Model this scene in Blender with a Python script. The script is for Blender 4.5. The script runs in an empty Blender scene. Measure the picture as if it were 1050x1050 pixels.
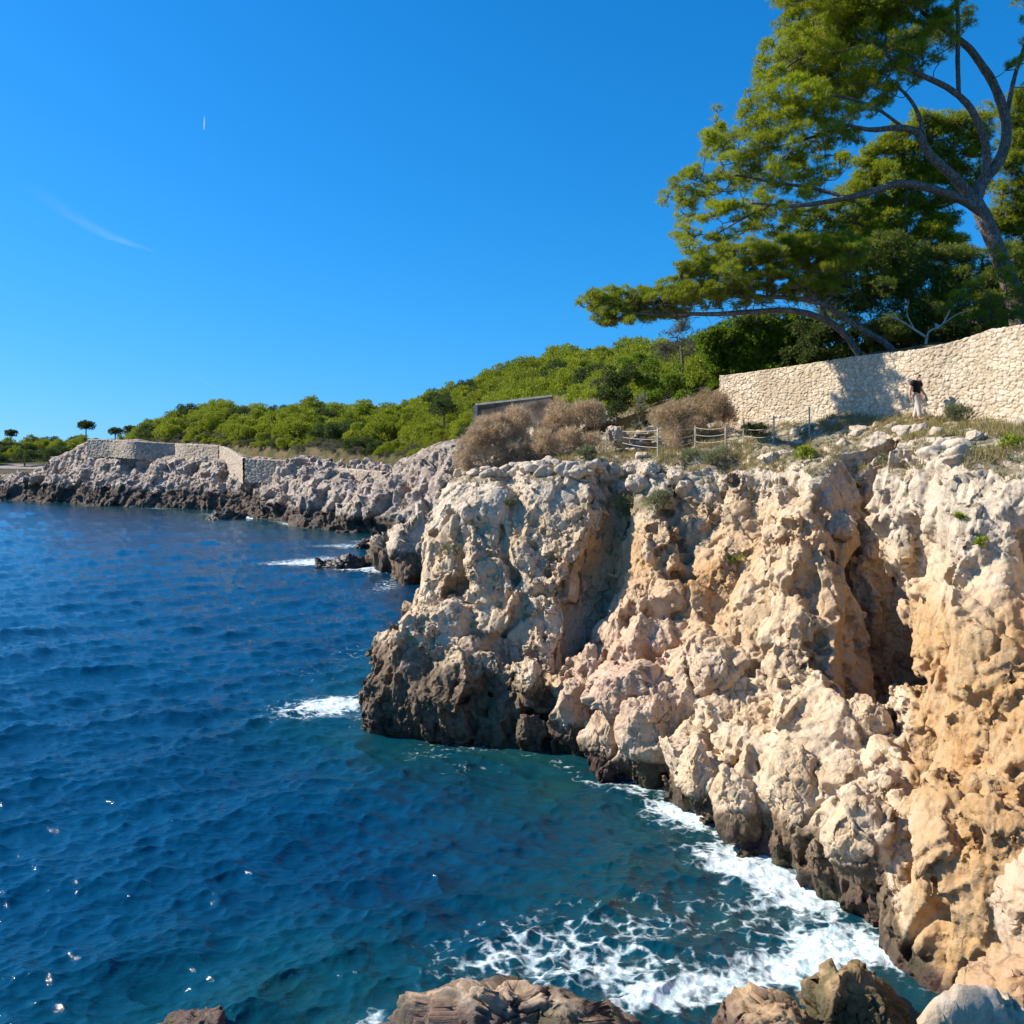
import bpy, bmesh, math, random
import numpy as np
from mathutils import Vector
random.seed(7); RNG = np.random.default_rng(11)
PI = math.pi
# ------------------------------------------------------------------ frame of reference
# sea level is z = 0, the camera eye stands EYE above it, looking along +Y
F, HOR, EYE = 967.0, 468.0, 11.0
def at(px, py, Y): return np.array([(px-525.0)/F*Y, Y, EYE-(py-HOR)/F*Y])
def sea(px, py):
    Y = EYE*F/(py-HOR); return np.array([(px-525.0)/F*Y, Y, 0.0])
def proj(P): return 525.0+P[...,0]/P[...,1]*F, HOR+(EYE-P[...,2])/P[...,1]*F
scene = bpy.context.scene
COL = scene.collection
SUN_EL, SUN_AZ = math.radians(37), math.radians(-81)     # azimuth from +Y, clockwise: sun stands to the left, slightly ahead
# ------------------------------------------------------------------ noise (numpy)
def _h(ix, iy, iz, s):
    h = (ix.astype(np.uint32)*np.uint32(0x8da6b343)) ^ (iy.astype(np.uint32)*np.uint32(0xd8163841)) ^ (iz.astype(np.uint32)*np.uint32(0xcb1ab31f)) ^ np.uint32((s*0x9e3779b1) & 0xffffffff)
    h ^= h >> np.uint32(15); h *= np.uint32(0x2c1b3c6d); h ^= h >> np.uint32(12); h *= np.uint32(0x297a2d39); h ^= h >> np.uint32(15)
    return h
def _f(h): return (h & np.uint32(0xffff)).astype(np.float32)/65536.0
def _next(h):
    h = h*np.uint32(1664525)+np.uint32(1013904223); h ^= h >> np.uint32(16); h *= np.uint32(0x45d9f3b); h ^= h >> np.uint32(16); return h
def perlin(P, s=0):
    P = np.asarray(P, np.float32); i = np.floor(P).astype(np.int32); f = P-i
    w = f*f*f*(f*(f*6-15)+10); out = np.zeros(len(P), np.float32)
    for dx in (0,1):
        for dy in (0,1):
            for dz in (0,1):
                h = _h(i[:,0]+dx, i[:,1]+dy, i[:,2]+dz, s); a = _f(h)*2-1; h2 = _next(h); b = _f(h2)*2-1; c = _f(_next(h2))*2-1
                g = a*(f[:,0]-dx)+b*(f[:,1]-dy)+c*(f[:,2]-dz)
                out += g*(w[:,0] if dx else 1-w[:,0])*(w[:,1] if dy else 1-w[:,1])*(w[:,2] if dz else 1-w[:,2])
    return out*1.4
def fbm(P, s=0, o=4, g=0.5):
    r = 0; a = 1.0; P = np.asarray(P, np.float32)
    for k in range(o): r = r+a*perlin(P*(2.03**k)+k*17.3, s+k); a *= g
    return r
def worley(P, s=0, box=0.):
    """F1, F2, hash of nearest cell, offset from its point"""
    P = np.asarray(P, np.float32); n = len(P)
    F1 = np.empty(n, np.float32); F2 = np.empty(n, np.float32); H = np.empty(n, np.uint32); V = np.empty((n,3), np.float32)
    C = 250000
    for a in range(0, n, C):
        p = P[a:a+C]; i = np.floor(p).astype(np.int32)
        f1 = np.full(len(p), 9., np.float32); f2 = f1.copy(); hh = np.zeros(len(p), np.uint32); vv = np.zeros((len(p),3), np.float32)
        for dx in (-1,0,1):
            for dy in (-1,0,1):
                for dz in (-1,0,1):
                    cx, cy, cz = i[:,0]+dx, i[:,1]+dy, i[:,2]+dz
                    h = _h(cx,cy,cz,s); h2 = _next(h); h3 = _next(h2)
                    ox = p[:,0]-cx-_f(h); oy = p[:,1]-cy-_f(h2); oz = p[:,2]-cz-_f(h3)
                    d = ox*ox+oy*oy+oz*oz
                    if box: d = d*(1-box)+box*1.3*np.maximum(np.maximum(np.abs(ox),np.abs(oy)),np.abs(oz))**2
                    m = d < f1
                    f2 = np.where(m, f1, np.minimum(f2, d)); f1 = np.where(m, d, f1)
                    hh = np.where(m, h3, hh)
                    vv[m] = np.stack([ox,oy,oz],1)[m]
        F1[a:a+C] = np.sqrt(f1); F2[a:a+C] = np.sqrt(f2); H[a:a+C] = hh; V[a:a+C] = vv
    return F1, F2, H, V
def sstep(a, b, x): t = np.clip((x-a)/(b-a), 0, 1); return t*t*(3-2*t)
def cellrand(H, k=1):
    for _ in range(k): H = _next(H)
    return _f(H)
def facets(P, s, box=0.):
    """blocky fractured relief: every cell is a tilted facet; returns height, crease"""
    F1, F2, H, V = worley(P, s, box)
    g = np.stack([cellrand(H,1)-.5, cellrand(H,2)-.5, cellrand(H,3)-.5], 1)
    return (V*g).sum(1)*1.5+(cellrand(H,4)-.5)*.8, F2-F1, F1, H
def pchip(x, y, xi):
    """monotone cubic along axis 0"""
    x = np.asarray(x, float); y = np.asarray(y, float); h = np.diff(x); sh = (-1,)+(1,)*(y.ndim-1)
    d = np.diff(y, axis=0)/h.reshape(sh); m = np.zeros_like(y); m[0] = d[0]; m[-1] = d[-1]
    w1 = (2*h[1:]+h[:-1]).reshape(sh); w2 = (h[1:]+2*h[:-1]).reshape(sh)
    with np.errstate(all='ignore'):
        hm = (w1+w2)/(w1/d[:-1]+w2/d[1:])
    m[1:-1] = np.where(d[:-1]*d[1:] > 0, hm, 0.0)
    k = np.clip(np.searchsorted(x, xi)-1, 0, len(x)-2); t = ((xi-x[k])/h[k]).reshape(sh); hk = h[k].reshape(sh)
    return ((2*t**3-3*t**2+1)*y[k]+(t**3-2*t**2+t)*hk*m[k]+(-2*t**3+3*t**2)*y[k+1]+(t**3-t**2)*hk*m[k+1])
def smooth(x, y, xi):
    """Catmull-Rom along axis 0"""
    x = np.asarray(x, float); y = np.asarray(y, float); sh = (-1,)+(1,)*(y.ndim-1)
    m = np.gradient(y, x, axis=0); h = np.diff(x)
    k = np.clip(np.searchsorted(x, xi)-1, 0, len(x)-2); t = ((xi-x[k])/h[k]).reshape(sh); hk = h[k].reshape(sh)
    return ((2*t**3-3*t**2+1)*y[k]+(t**3-2*t**2+t)*hk*m[k]+(-2*t**3+3*t**2)*y[k+1]+(t**3-t**2)*hk*m[k+1])
# ------------------------------------------------------------------ meshes and objects
def mesh_np(name, V, Fc, n=3, attrs=None, shade=True):
    """V (N,3); Fc (M,n) faces of n corners, or list of arrays with different n"""
    me = bpy.data.meshes.new(name)
    V = np.ascontiguousarray(V, np.float32)
    Fs = Fc if isinstance(Fc, list) else [Fc]
    me.vertices.add(len(V)); me.vertices.foreach_set('co', V.ravel())
    loops = np.concatenate([f.ravel() for f in Fs]).astype(np.int32)
    tot = np.concatenate([np.full(len(f), f.shape[1], np.int32) for f in Fs])
    st = np.concatenate([[0], np.cumsum(tot)[:-1]]).astype(np.int32)
    me.loops.add(len(loops)); me.loops.foreach_set('vertex_index', loops)
    me.polygons.add(len(tot)); me.polygons.foreach_set('loop_start', st)
    me.update(calc_edges=True)
    me.polygons.foreach_set('use_smooth', np.full(len(tot), shade))
    for k, v in (attrs or {}).items():
        a = me.attributes.new(k, 'FLOAT', 'POINT'); a.data.foreach_set('value', np.ascontiguousarray(v, np.float32))
    return me
def obj(name, me, mat=None, parent=None, loc=None):
    o = bpy.data.objects.new(name, me); COL.objects.link(o)
    if mat is not None and len(me.materials) == 0: me.materials.append(mat)
    if parent is not None: o.parent = parent
    if loc is not None: o.location = loc
    return o
def tag(o, label, cat, group=None, kind=None):
    if label: o['label'] = label
    if cat: o['category'] = cat
    if group: o['group'] = group
    if kind: o['kind'] = kind
    return o
def thing(name, label, cat, loc=(0,0,0), group=None, rz=0.):
    o = bpy.data.objects.new(name, None); COL.objects.link(o); o.location = loc; o.rotation_euler = (0,0,rz); o.empty_display_size = .3
    return tag(o, label, cat, group)
def struct(name, me, mat): return tag(obj(name, me, mat), None, None, None, 'structure')
def grid_faces(nu, nv):
    i = np.arange(nu-1)[:,None]*nv+np.arange(nv-1)[None,:]
    return np.stack([i, i+nv, i+nv+1, i+1], -1).reshape(-1,4)
def grid_normals(G):
    du = np.gradient(G, axis=0); dv = np.gradient(G, axis=1); n = np.cross(du, dv)
    return n/np.maximum(np.linalg.norm(n, axis=-1, keepdims=True), 1e-9)
def blur(A, k):
    for ax in (0,1):
        for _ in range(2):
            P = np.concatenate([np.repeat(A.take([0],ax),k,ax), A, np.repeat(A.take([-1],ax),k,ax)], ax)
            c = np.cumsum(P, axis=ax); z = np.zeros_like(c.take([0],ax)); c = np.concatenate([z,c],ax)
            n = A.shape[ax]; w = 2*k+1
            A = (c.take(range(w,w+n),ax)-c.take(range(0,n),ax))/w
    return A
class Bag:
    """collects numpy geometry"""
    def __init__(s): s.v=[]; s.f={}; s.t=[]; s.n=0
    def add(s, V, Fc, tone=0.5):
        V = np.asarray(V, float).reshape(-1,3); Fc = np.asarray(Fc); s.v.append(V); s.f.setdefault(Fc.shape[1], []).append(Fc+s.n); s.n += len(V)
        s.t.append(np.full(len(V), tone) if np.isscalar(tone) else np.asarray(tone))
    def mesh(s, name, shade=True):
        return mesh_np(name, np.concatenate(s.v), [np.concatenate(x) for x in s.f.values()], attrs={'tone': np.concatenate(s.t)}, shade=shade)
def tube(bag, pts, rad, n=7, tone=.5, rough=0., sub=4):
    pts = np.asarray(pts, float); rad = np.broadcast_to(np.asarray(rad, float), (len(pts),))
    t = np.arange(len(pts)); ti = np.linspace(0, len(pts)-1, (len(pts)-1)*sub+1)
    P = smooth(t, pts, ti) if len(pts) > 2 else pts[0]+(pts[1]-pts[0])*(ti/(len(pts)-1))[:,None]
    R = np.interp(ti, t, rad)
    T = np.gradient(P, axis=0); T /= np.maximum(np.linalg.norm(T,axis=1,keepdims=True),1e-9)
    up = np.array([.31,.22,.93]); A = np.cross(T, up); A /= np.maximum(np.linalg.norm(A,axis=1,keepdims=True),1e-6); B = np.cross(T, A)
    an = np.arange(n)/n*2*PI; rr = R[:,None]*(1+rough*RNG.uniform(-1,1,(len(P),n)))
    V = P[:,None]+(A[:,None]*np.cos(an)[None,:,None]+B[:,None]*np.sin(an)[None,:,None])*rr[...,None]
    m = len(P); i = np.arange(m-1)[:,None]*n; j = np.arange(n)[None]; k = (j+1)%n
    q = np.stack([i+j, i+k, i+n+k, i+n+j], -1).reshape(-1,4)
    V = V.reshape(-1,3); base = len(V); V = np.concatenate([V, P[:1], P[-1:]])
    c0 = np.stack([np.full(n,base), (np.arange(n)+1)%n, np.arange(n)],1); o = (m-1)*n
    c1 = np.stack([np.full(n,base+1), o+np.arange(n), o+(np.arange(n)+1)%n],1)
    bag.add(V, q, tone); s0 = bag.n-len(V); bag.f.setdefault(3, []).append(np.concatenate([c0,c1])+s0)
def box(bag, lo, hi, tone=.5):
    x0,y0,z0 = lo; x1,y1,z1 = hi
    V = [(x0,y0,z0),(x1,y0,z0),(x1,y1,z0),(x0,y1,z0),(x0,y0,z1),(x1,y0,z1),(x1,y1,z1),(x0,y1,z1)]
    bag.add(V, [(3,2,1,0),(4,5,6,7),(0,1,5,4),(1,2,6,5),(2,3,7,6),(3,0,4,7)], tone)
# ------------------------------------------------------------------ materials
def mat(name):
    m = bpy.data.materials.new(name); m.use_nodes = True; nt = m.node_tree; nt.nodes.clear()
    return m, nt
class N:
    """small node helper"""
    def __init__(s, nt): s.nt = nt
    def new(s, t, **kw):
        n = s.nt.nodes.new(t)
        for k, v in kw.items():
            if k.startswith('_'): setattr(n, k[1:], v)
        return n
    def put(s, sock, v):
        if isinstance(v, bpy.types.NodeSocket): s.nt.links.new(v, sock)
        else:
            if isinstance(v, (tuple, list)) and len(v) == 3 and sock.type == 'RGBA': v = (*v, 1)
            sock.default_value = v
    def math(s, op, a, b=0.0, clamp=False):
        n = s.nt.nodes.new('ShaderNodeMath'); n.operation = op; n.use_clamp = clamp; s.put(n.inputs[0], a); s.put(n.inputs[1], b); return n.outputs[0]
    def mix(s, f, a, b, blend='MIX'):
        n = s.nt.nodes.new('ShaderNodeMix'); n.data_type = 'RGBA'; n.blend_type = blend; n.clamp_factor = True
        s.put(n.inputs[0], f); s.put(n.inputs[6], a); s.put(n.inputs[7], b); return n.outputs[2]
    def ramp(s, x, a, b, lo=0., hi=1.):
        n = s.nt.nodes.new('ShaderNodeMapRange'); n.interpolation_type = 'SMOOTHSTEP'; s.put(n.inputs[0], x)
        for i, v in ((1,a),(2,b),(3,lo),(4,hi)): s.put(n.inputs[i], v)
        return n.outputs[0]
    def pos(s): return s.nt.nodes.new('ShaderNodeNewGeometry').outputs['Position']
    def objco(s): return s.nt.nodes.new('ShaderNodeTexCoord').outputs['Object']
    def scale(s, v, k):
        n = s.nt.nodes.new('ShaderNodeMapping'); s.put(n.inputs[0], v); n.inputs['Scale'].default_value = k if isinstance(k, (tuple,list)) else (k,k,k); return n.outputs[0]
    def noise(s, v, sc, det=4., rough=.55, dist=0., col=False):
        n = s.nt.nodes.new('ShaderNodeTexNoise'); s.put(n.inputs['Vector'], v); n.inputs['Scale'].default_value = sc; n.inputs['Detail'].default_value = det
        n.inputs['Roughness'].default_value = rough; n.inputs['Distortion'].default_value = dist; return n.outputs['Color' if col else 'Fac']
    def voro(s, v, sc, feat='F1', out='Distance', rnd=1.):
        n = s.nt.nodes.new('ShaderNodeTexVoronoi'); n.feature = feat; s.put(n.inputs['Vector'], v); n.inputs['Scale'].default_value = sc; n.inputs['Randomness'].default_value = rnd; return n.outputs[out]
    def attr(s, k): n = s.nt.nodes.new('ShaderNodeAttribute'); n.attribute_name = k; return n.outputs['Fac']
    def bump(s, h, st, dist, nrm=None):
        n = s.nt.nodes.new('ShaderNodeBump'); n.inputs['Strength'].default_value = st; n.inputs['Distance'].default_value = dist; s.put(n.inputs['Height'], h)
        if nrm is not None: s.put(n.inputs['Normal'], nrm)
        return n.outputs[0]
    def bsdf(s, col, rough=.8, spec=.3, nrm=None, **kw):
        n = s.nt.nodes.new('ShaderNodeBsdfPrincipled'); s.put(n.inputs['Base Color'], col); s.put(n.inputs['Roughness'], rough); s.put(n.inputs['Specular IOR Level'], spec)
        if nrm is not None: s.put(n.inputs['Normal'], nrm)
        for k, v in kw.items(): s.put(n.inputs[k.replace('_',' ')], v)
        return n.outputs[0]
    def out(s, sh): o = s.nt.nodes.new('ShaderNodeOutputMaterial'); s.nt.links.new(sh, o.inputs['Surface'])
def plain(name, col, rough=.8, spec=.3, var=.25, sc=3., bump=0.):
    m, nt = mat(name); n = N(nt); p = n.objco(); x = n.noise(p, sc, 5)
    c = n.mix(n.ramp(x,.3,.7), tuple(c*(1-var) for c in col), tuple(min(1,c*(1+var)) for c in col))
    n.out(n.bsdf(c, rough, spec, n.bump(x, bump, .02) if bump else None)); return m
def rock_material():
    m, nt = mat('limestone'); n = N(nt); p = n.pos()
    big = n.noise(p,.22,4); mid = n.noise(p,.9,6,.6); fine = n.noise(p,6.,6,.65)
    cream=(.52,.37,.215); ochre=(.46,.265,.10); grey=(.44,.36,.27); pale=(.64,.50,.345); pink=(.54,.34,.235); dark=(.19,.125,.07); orange=(.42,.20,.055)
    c = n.mix(n.ramp(mid,.34,.66), cream, pale)
    oc = n.math('ADD', n.attr('ochre'), n.math('MULTIPLY', n.math('SUBTRACT', big, .5), 1.4))
    c = n.mix(n.math('MULTIPLY', n.ramp(oc,.15,.75), n.ramp(mid,.25,.6,.35,1.)), c, n.mix(n.ramp(n.noise(p,.6,5,.6),.5,.72), ochre, orange))
    c = n.mix(n.math('MULTIPLY', n.attr('pink'), n.ramp(n.noise(p,1.3,4),.3,.6,.45,1.)), c, pink)
    g = n.math('ADD', n.attr('grey'), n.math('MULTIPLY', n.math('SUBTRACT', n.noise(p,.7,6,.65), .5), 1.6))
    c = n.mix(n.math('MULTIPLY', n.ramp(g,.2,.7), .85), c, n.mix(n.ramp(fine,.35,.65), grey, (.60,.50,.385)))
    st = n.noise(n.scale(p,(1.2,1.2,.22)), 1.6, 5, .6)                       # run-off stains
    c = n.mix(n.ramp(st,.56,.74,0,.55), c, (.2,.13,.075))
    lich = n.noise(p, 3.2, 7, .7)
    c = n.mix(n.ramp(lich,.58,.7,0,.55), c, (.19,.165,.14))                  # grey lichen spots
    cr = n.voro(n.mix(.25, p, n.noise(p,1.5,3,col=True)), .9, 'DISTANCE_TO_EDGE')
    c = n.mix(n.ramp(fine,.3,.75,0,.35), c, n.mix(.5, c, (.75,.66,.52)))
    w = n.math('ADD', n.attr('wet'), n.math('MULTIPLY', n.math('SUBTRACT', n.noise(p,.8,6,.7), .5), 1.9))
    wf = n.ramp(w,.3,.75)
    c = n.mix(n.math('MULTIPLY', wf, .93), c, n.mix(n.ramp(fine,.3,.7), dark, (.075,.05,.032)))
    zz = n.nt.nodes.new('ShaderNodeSeparateXYZ'); n.put(zz.inputs[0], p); z = zz.outputs['Z']
    al = n.ramp(n.math('ADD', z, n.math('MULTIPLY', n.noise(p,1.2,5), -1.2)), -.25, .3, 1., 0.)
    c = n.mix(n.math('MULTIPLY', al, .85), c, n.mix(n.ramp(n.noise(p,.8,3),.4,.6), (.075,.035,.03), (.05,.045,.02)))   # algae at the waterline
    gr = n.ramp(n.math('ADD', n.attr('green'), n.math('MULTIPLY', n.math('SUBTRACT', n.noise(p,1.1,6,.7), .5), 1.3)), .35,.6)
    c = n.mix(n.math('MULTIPLY', gr, .8), c, n.mix(n.ramp(fine,.35,.65), (.16,.13,.06), (.085,.08,.03)))
    wq = n.mix(.22, n.scale(p,(1,1,.55)), n.noise(p,2.2,4,col=True), 'ADD')
    k1 = n.ramp(n.voro(wq, 1.5, 'DISTANCE_TO_EDGE'), 0., .05); k2 = n.ramp(n.voro(wq, 4.6, 'DISTANCE_TO_EDGE'), 0., .09)
    kk = n.math('MULTIPLY', n.math('SUBTRACT', 1., n.math('MULTIPLY', k1, n.ramp(k2,0,1,.6,1.))), n.ramp(n.noise(p,1.1,4),.46,.66))
    c = n.mix(n.math('MULTIPLY', kk, .45), c, (.09,.06,.038))                # dirt lodged in the fissures
    h = n.math('ADD', n.math('MULTIPLY', n.noise(p,2.6,9,.75), .8), n.math('MULTIPLY', n.noise(p,11.,7,.75), .5))
    h = n.math('SUBTRACT', h, n.math('MULTIPLY', kk, .25))
    h = n.math('ADD', h, n.math('MULTIPLY', n.voro(wq, 7.), .22))
    b = n.bump(h, .6, .2)
    n.out(n.bsdf(c, n.ramp(n.math('MAXIMUM', n.math('MULTIPLY', wf, .5), al), .2, 1., .9, .42), .3, b)); return m
ROCK = rock_material()
def leaf_material(name, a, b, c, trans=.35):
    """a..b by tuft tone and patchy noise, c is the odd yellowed or dead tuft"""
    m, nt = mat(name); n = N(nt); p = n.pos(); t = n.attr('tone')
    f = n.math('ADD', n.math('MULTIPLY', t, .6), n.math('MULTIPLY', n.ramp(n.noise(p,.55,3),.3,.7), .4))
    oi = n.nt.nodes.new('ShaderNodeObjectInfo').outputs['Random']
    f = n.math('ADD', f, n.math('MULTIPLY', n.math('SUBTRACT', oi, .5), .35))
    col = n.mix(f, a, b); col = n.mix(n.ramp(t,.89,.94), col, c)
    d = n.bsdf(col, .55, .25); tr = n.nt.nodes.new('ShaderNodeBsdfTranslucent'); n.put(tr.inputs[0], n.mix(.5, col, b))
    mx = n.nt.nodes.new('ShaderNodeMixShader'); mx.inputs[0].default_value = trans; nt.links.new(d, mx.inputs[1]); nt.links.new(tr.outputs[0], mx.inputs[2])
    n.out(mx.outputs[0]); return m
# ------------------------------------------------------------------ camera, sun, sky
cd = bpy.data.cameras.new('camera'); cam = bpy.data.objects.new('camera', cd); COL.objects.link(cam)
cd.sensor_width = 36; cd.lens = 36*F/1050; cam.location = (0,0,EYE); cam.rotation_euler = (PI/2,0,0)
cd.shift_y = (HOR-525)/1050; cd.clip_start = .1; cd.clip_end = 60000; scene.camera = cam
sd = bpy.data.lights.new('sun','SUN'); sd.energy = 5.0; sd.angle = math.radians(.53); sd.color = (1,.92,.79)
so = bpy.data.objects.new('sun', sd); COL.objects.link(so)
TOSUN = Vector((math.sin(SUN_AZ)*math.cos(SUN_EL), math.cos(SUN_AZ)*math.cos(SUN_EL), math.sin(SUN_EL)))
so.rotation_euler = TOSUN.to_track_quat('Z','Y').to_euler()
w = bpy.data.worlds.new('World'); scene.world = w; w.use_nodes = True; nt = w.node_tree; nt.nodes.clear(); n = N(nt)
sk = nt.nodes.new('ShaderNodeTexSky'); sk.sky_type = 'NISHITA'; sk.sun_disc = False; sk.sun_elevation = SUN_EL; sk.sun_rotation = SUN_AZ
sk.altitude = 0; sk.air_density = 1.25; sk.dust_density = .25; sk.ozone_density = 4.
tc = nt.nodes.new('ShaderNodeTexCoord'); mp = nt.nodes.new('ShaderNodeMapping'); mp.inputs['Location'].default_value = (0,0,.075); mp.inputs['Scale'].default_value = (1,1,.9)
nrm = nt.nodes.new('ShaderNodeVectorMath'); nrm.operation = 'NORMALIZE'; nt.links.new(tc.outputs['Generated'], mp.inputs[0]); nt.links.new(mp.outputs[0], nrm.inputs[0]); nt.links.new(nrm.outputs[0], sk.inputs[0])
sp = nt.nodes.new('ShaderNodeSeparateColor'); nt.links.new(sk.outputs[0], sp.inputs[0]); cb = nt.nodes.new('ShaderNodeCombineColor'); SKY = .073
nt.links.new(n.math('MULTIPLY', n.math('POWER', n.math('MULTIPLY', sp.outputs[0], SKY), 2.2), 1.5/SKY), cb.inputs[0])      # deep polarised Riviera blue
nt.links.new(n.math('MULTIPLY', sp.outputs[1], .88), cb.inputs[1]); nt.links.new(n.math('MULTIPLY', sp.outputs[2], 1.5), cb.inputs[2])
bg = nt.nodes.new('ShaderNodeBackground'); bg.inputs[1].default_value = SKY; nt.links.new(cb.outputs[0], bg.inputs[0])
wo = nt.nodes.new('ShaderNodeOutputWorld'); nt.links.new(bg.outputs[0], wo.inputs[0])
scene.view_settings.view_transform = 'Standard'; scene.view_settings.look = 'None'; scene.view_settings.exposure = .70
scene.cycles.use_denoising = True; scene.cycles.max_bounces = 6; scene.cycles.diffuse_bounces = 3; scene.cycles.glossy_bounces = 2; scene.cycles.transmission_bounces = 3; scene.cycles.transparent_max_bounces = 4
# ------------------------------------------------------------------ main cliff
# every column: under water, waterline, lower face, upper face, brink, terrace, foot of the stone wall, behind it
def colm(base, p1, p2, top, in1, in2, in3, under=(0,-.4)):
    b = np.array(base, float); u = b+np.array([under[0], under[1], -2.6])
    return [u, b, p1, p2, top, in1, in2, in3]
W3 = lambda x,y,z: np.array([x,y,z], float)
CC = [
 colm(W3(-1,76,0), W3(.5,76.5,4), W3(1,77,7), W3(2,78,9.5), W3(5,79,11.2), W3(9,80,12.6), W3(16,84,15)),
 colm(W3(-3.6,56,0), W3(-3,56,3.5), W3(-2,56,7), W3(0,57,10.4), W3(3,60,12.0), W3(8,66,13.2), W3(14,70,15)),
 colm(W3(-6.1,41.6,0), W3(-5.5,42.4,4.6), W3(-4.2,44,7.9), W3(-2.4,46.6,10.2), W3(0,50,11.4), W3(4,57,12.6), W3(9,62,14)),
 colm(sea(365,745), at(396,650,39.6), at(432,562,41.2), at(474,492,44), at(490,474,47), at(520,463,54), at(560,450,60), (-.3,-.2)),
 colm(sea(430,757), at(440,665,37.6), at(470,560,39.8), at(520,484,43), at(530,470,46.5), at(570,460,53), at(600,445,59)),
 colm(sea(500,768), at(508,680,36.8), at(530,560,39.2), at(570,478,42.3), at(576,468,45.5), at(610,458,52), at(640,440,58)),
 colm(sea(545,775), at(556,690,36.9), at(580,562,39.2), at(608,476,41.8), at(620,466,44.6), at(648,455,50.5), at(672,436,57)),
 colm(sea(577,782), at(598,690,37.9), at(614,570,40.0), at(638,476,41.7), at(645,464,43.8), at(672,452,49.5), at(695,430,56)),
 colm(sea(598,800), at(628,690,34.8), at(660,560,37.4), at(678,484,40.2), at(682,468,42.4), at(705,449,48.5), at(722,430,54)),
 colm(sea(680,812), at(690,690,33.0), at(722,570,35.7), at(740,482,38.6), at(742,464,41.0), at(752,441,47.3), at(760,425,50)),
 colm(sea(742,866), at(762,720,29.4), at(790,590,32.4), at(800,478,36.0), at(802,458,39.0), at(806,434,44.2), at(812,422,47)),
 colm(sea(815,900), at(826,720,27.6), at(838,590,30.4), at(846,472,34.0), at(852,454,37.0), at(858,431,41.4), at(862,420,44)),
 colm(sea(872,925), at(880,730,28.8), at(878,600,32.3), at(884,474,35.3), at(892,453,36.2), at(898,430,39.4), at(902,420,42)),
 colm(sea(905,932), at(918,738,29.0), at(916,600,32.3), at(912,468,34.4), at(918,448,34.2), at(926,429,38.0), at(932,418,41)),
 colm(sea(926,995), at(945,745,22.6), at(940,600,24.2), at(938,470,26.2), at(934,449,31.0), at(950,428,36.8), at(956,416,39)),
 colm(sea(985,1040), at(985,745,20.4), at(980,600,22.0), at(985,462,24.2), at(1000,449,28.5), at(1020,431,34.4), at(1026,420,37)),
 colm(sea(1050,1085), at(1058,745,19.0), at(1056,600,20.6), at(1058,464,22.8), at(1070,450,27), at(1090,433,32.4), at(1095,420,35)),
 colm(W3(11.5,14.5,0), W3(12.5,15.5,5), W3(13,16.3,8), W3(14,18.5,11.1), W3(17,22,11.6), W3(22,28,12.3), W3(24,30,13)),
 colm(W3(13.5,8,0), W3(14.5,9,5), W3(15,9.5,8), W3(16,11,11.2), W3(20,14,11.8), W3(28,18,12.5), W3(32,20,13)),
]
CC = np.array([[np.asarray(p, float) for p in c] for c in CC])
CU = np.array([-230,-120,-40,0,62,130,175,208,232,322,392,478,535,572,640,712,790,880,960], float)
CV = np.array([-.14,0,1,1.95,2.7,3.0,3.3,3.5])
def loft(C, U, Vk, nu, vs):
    ui = np.linspace(U[0], U[-1], nu)
    G = pchip(U, C, ui)                                   # (nu, k, 3)
    return smooth(Vk, G.transpose(1,0,2), vs).transpose(1,0,2), ui
vs = np.concatenate([np.linspace(-.14,0,24)[:-1], np.linspace(0,2.72,330), np.linspace(2.72,3.5,90)[1:]])
G, ui = loft(CC, CU, CV, 900, vs)
BPX, BPY = proj(G)
# named landmarks of the face, worked in as real relief: crevices and protruding lobes
Nn = grid_normals(blur(G, 9)); Nn *= np.sign((Nn*np.array([-.6,-.7,.35])).sum(-1, keepdims=True)+1e-6)
def seg_d(px, py, pts):
    d = np.full(px.shape, 1e9); pts = np.array(pts, float)
    for a, b in zip(pts[:-1], pts[1:]):
        ab = b-a; t = np.clip(((px-a[0])*ab[0]+(py-a[1])*ab[1])/(ab@ab), 0, 1)
        d = np.minimum(d, np.hypot(px-a[0]-t*ab[0], py-a[1]-t*ab[1]))
    return d
wob = fbm(G.reshape(-1,3)*.5, 3, 3).reshape(BPX.shape)*9
S = np.zeros(BPX.shape)
for pts, wd, dep in [
    ([(820,500),(848,556),(876,606),(902,652),(922,700)], 9, 2.3),         # the dark diagonal cleft
    ([(905,470),(912,560),(916,640),(925,760),(915,900)], 8, 1.2),        # cleft along the pillar
    ([(640,480),(618,560),(600,640),(592,720)], 9, 1.0),
    ([(520,490),(545,560),(560,640)], 7, .7),
    ([(455,560),(470,640),(500,740)], 9, .8),
    ([(700,560),(690,640),(700,720)], 5, .5),
    ([(745,500),(752,570)], 6, .6), ([(800,495),(810,560),(830,620)], 6, .5),
    ([(770,640),(778,720),(770,800)], 6, .8),
    ([(1042,500),(1036,560),(1044,640)], 9, 1.4),
    ([(935,650),(980,655),(1050,668)], 3, .25), ([(930,735),(985,745),(1010,765),(1050,790)], 4, .35), ([(930,700),(960,690),(1000,705)], 3, .2),
    ([(925,800),(980,798),(1030,820)], 3, .25), ([(1000,790),(990,840),(1020,880)], 3, .25)]:
    d = seg_d(BPX+wob, BPY+wob*.6, pts); S -= dep*np.exp(-(d/wd)**2)
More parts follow.
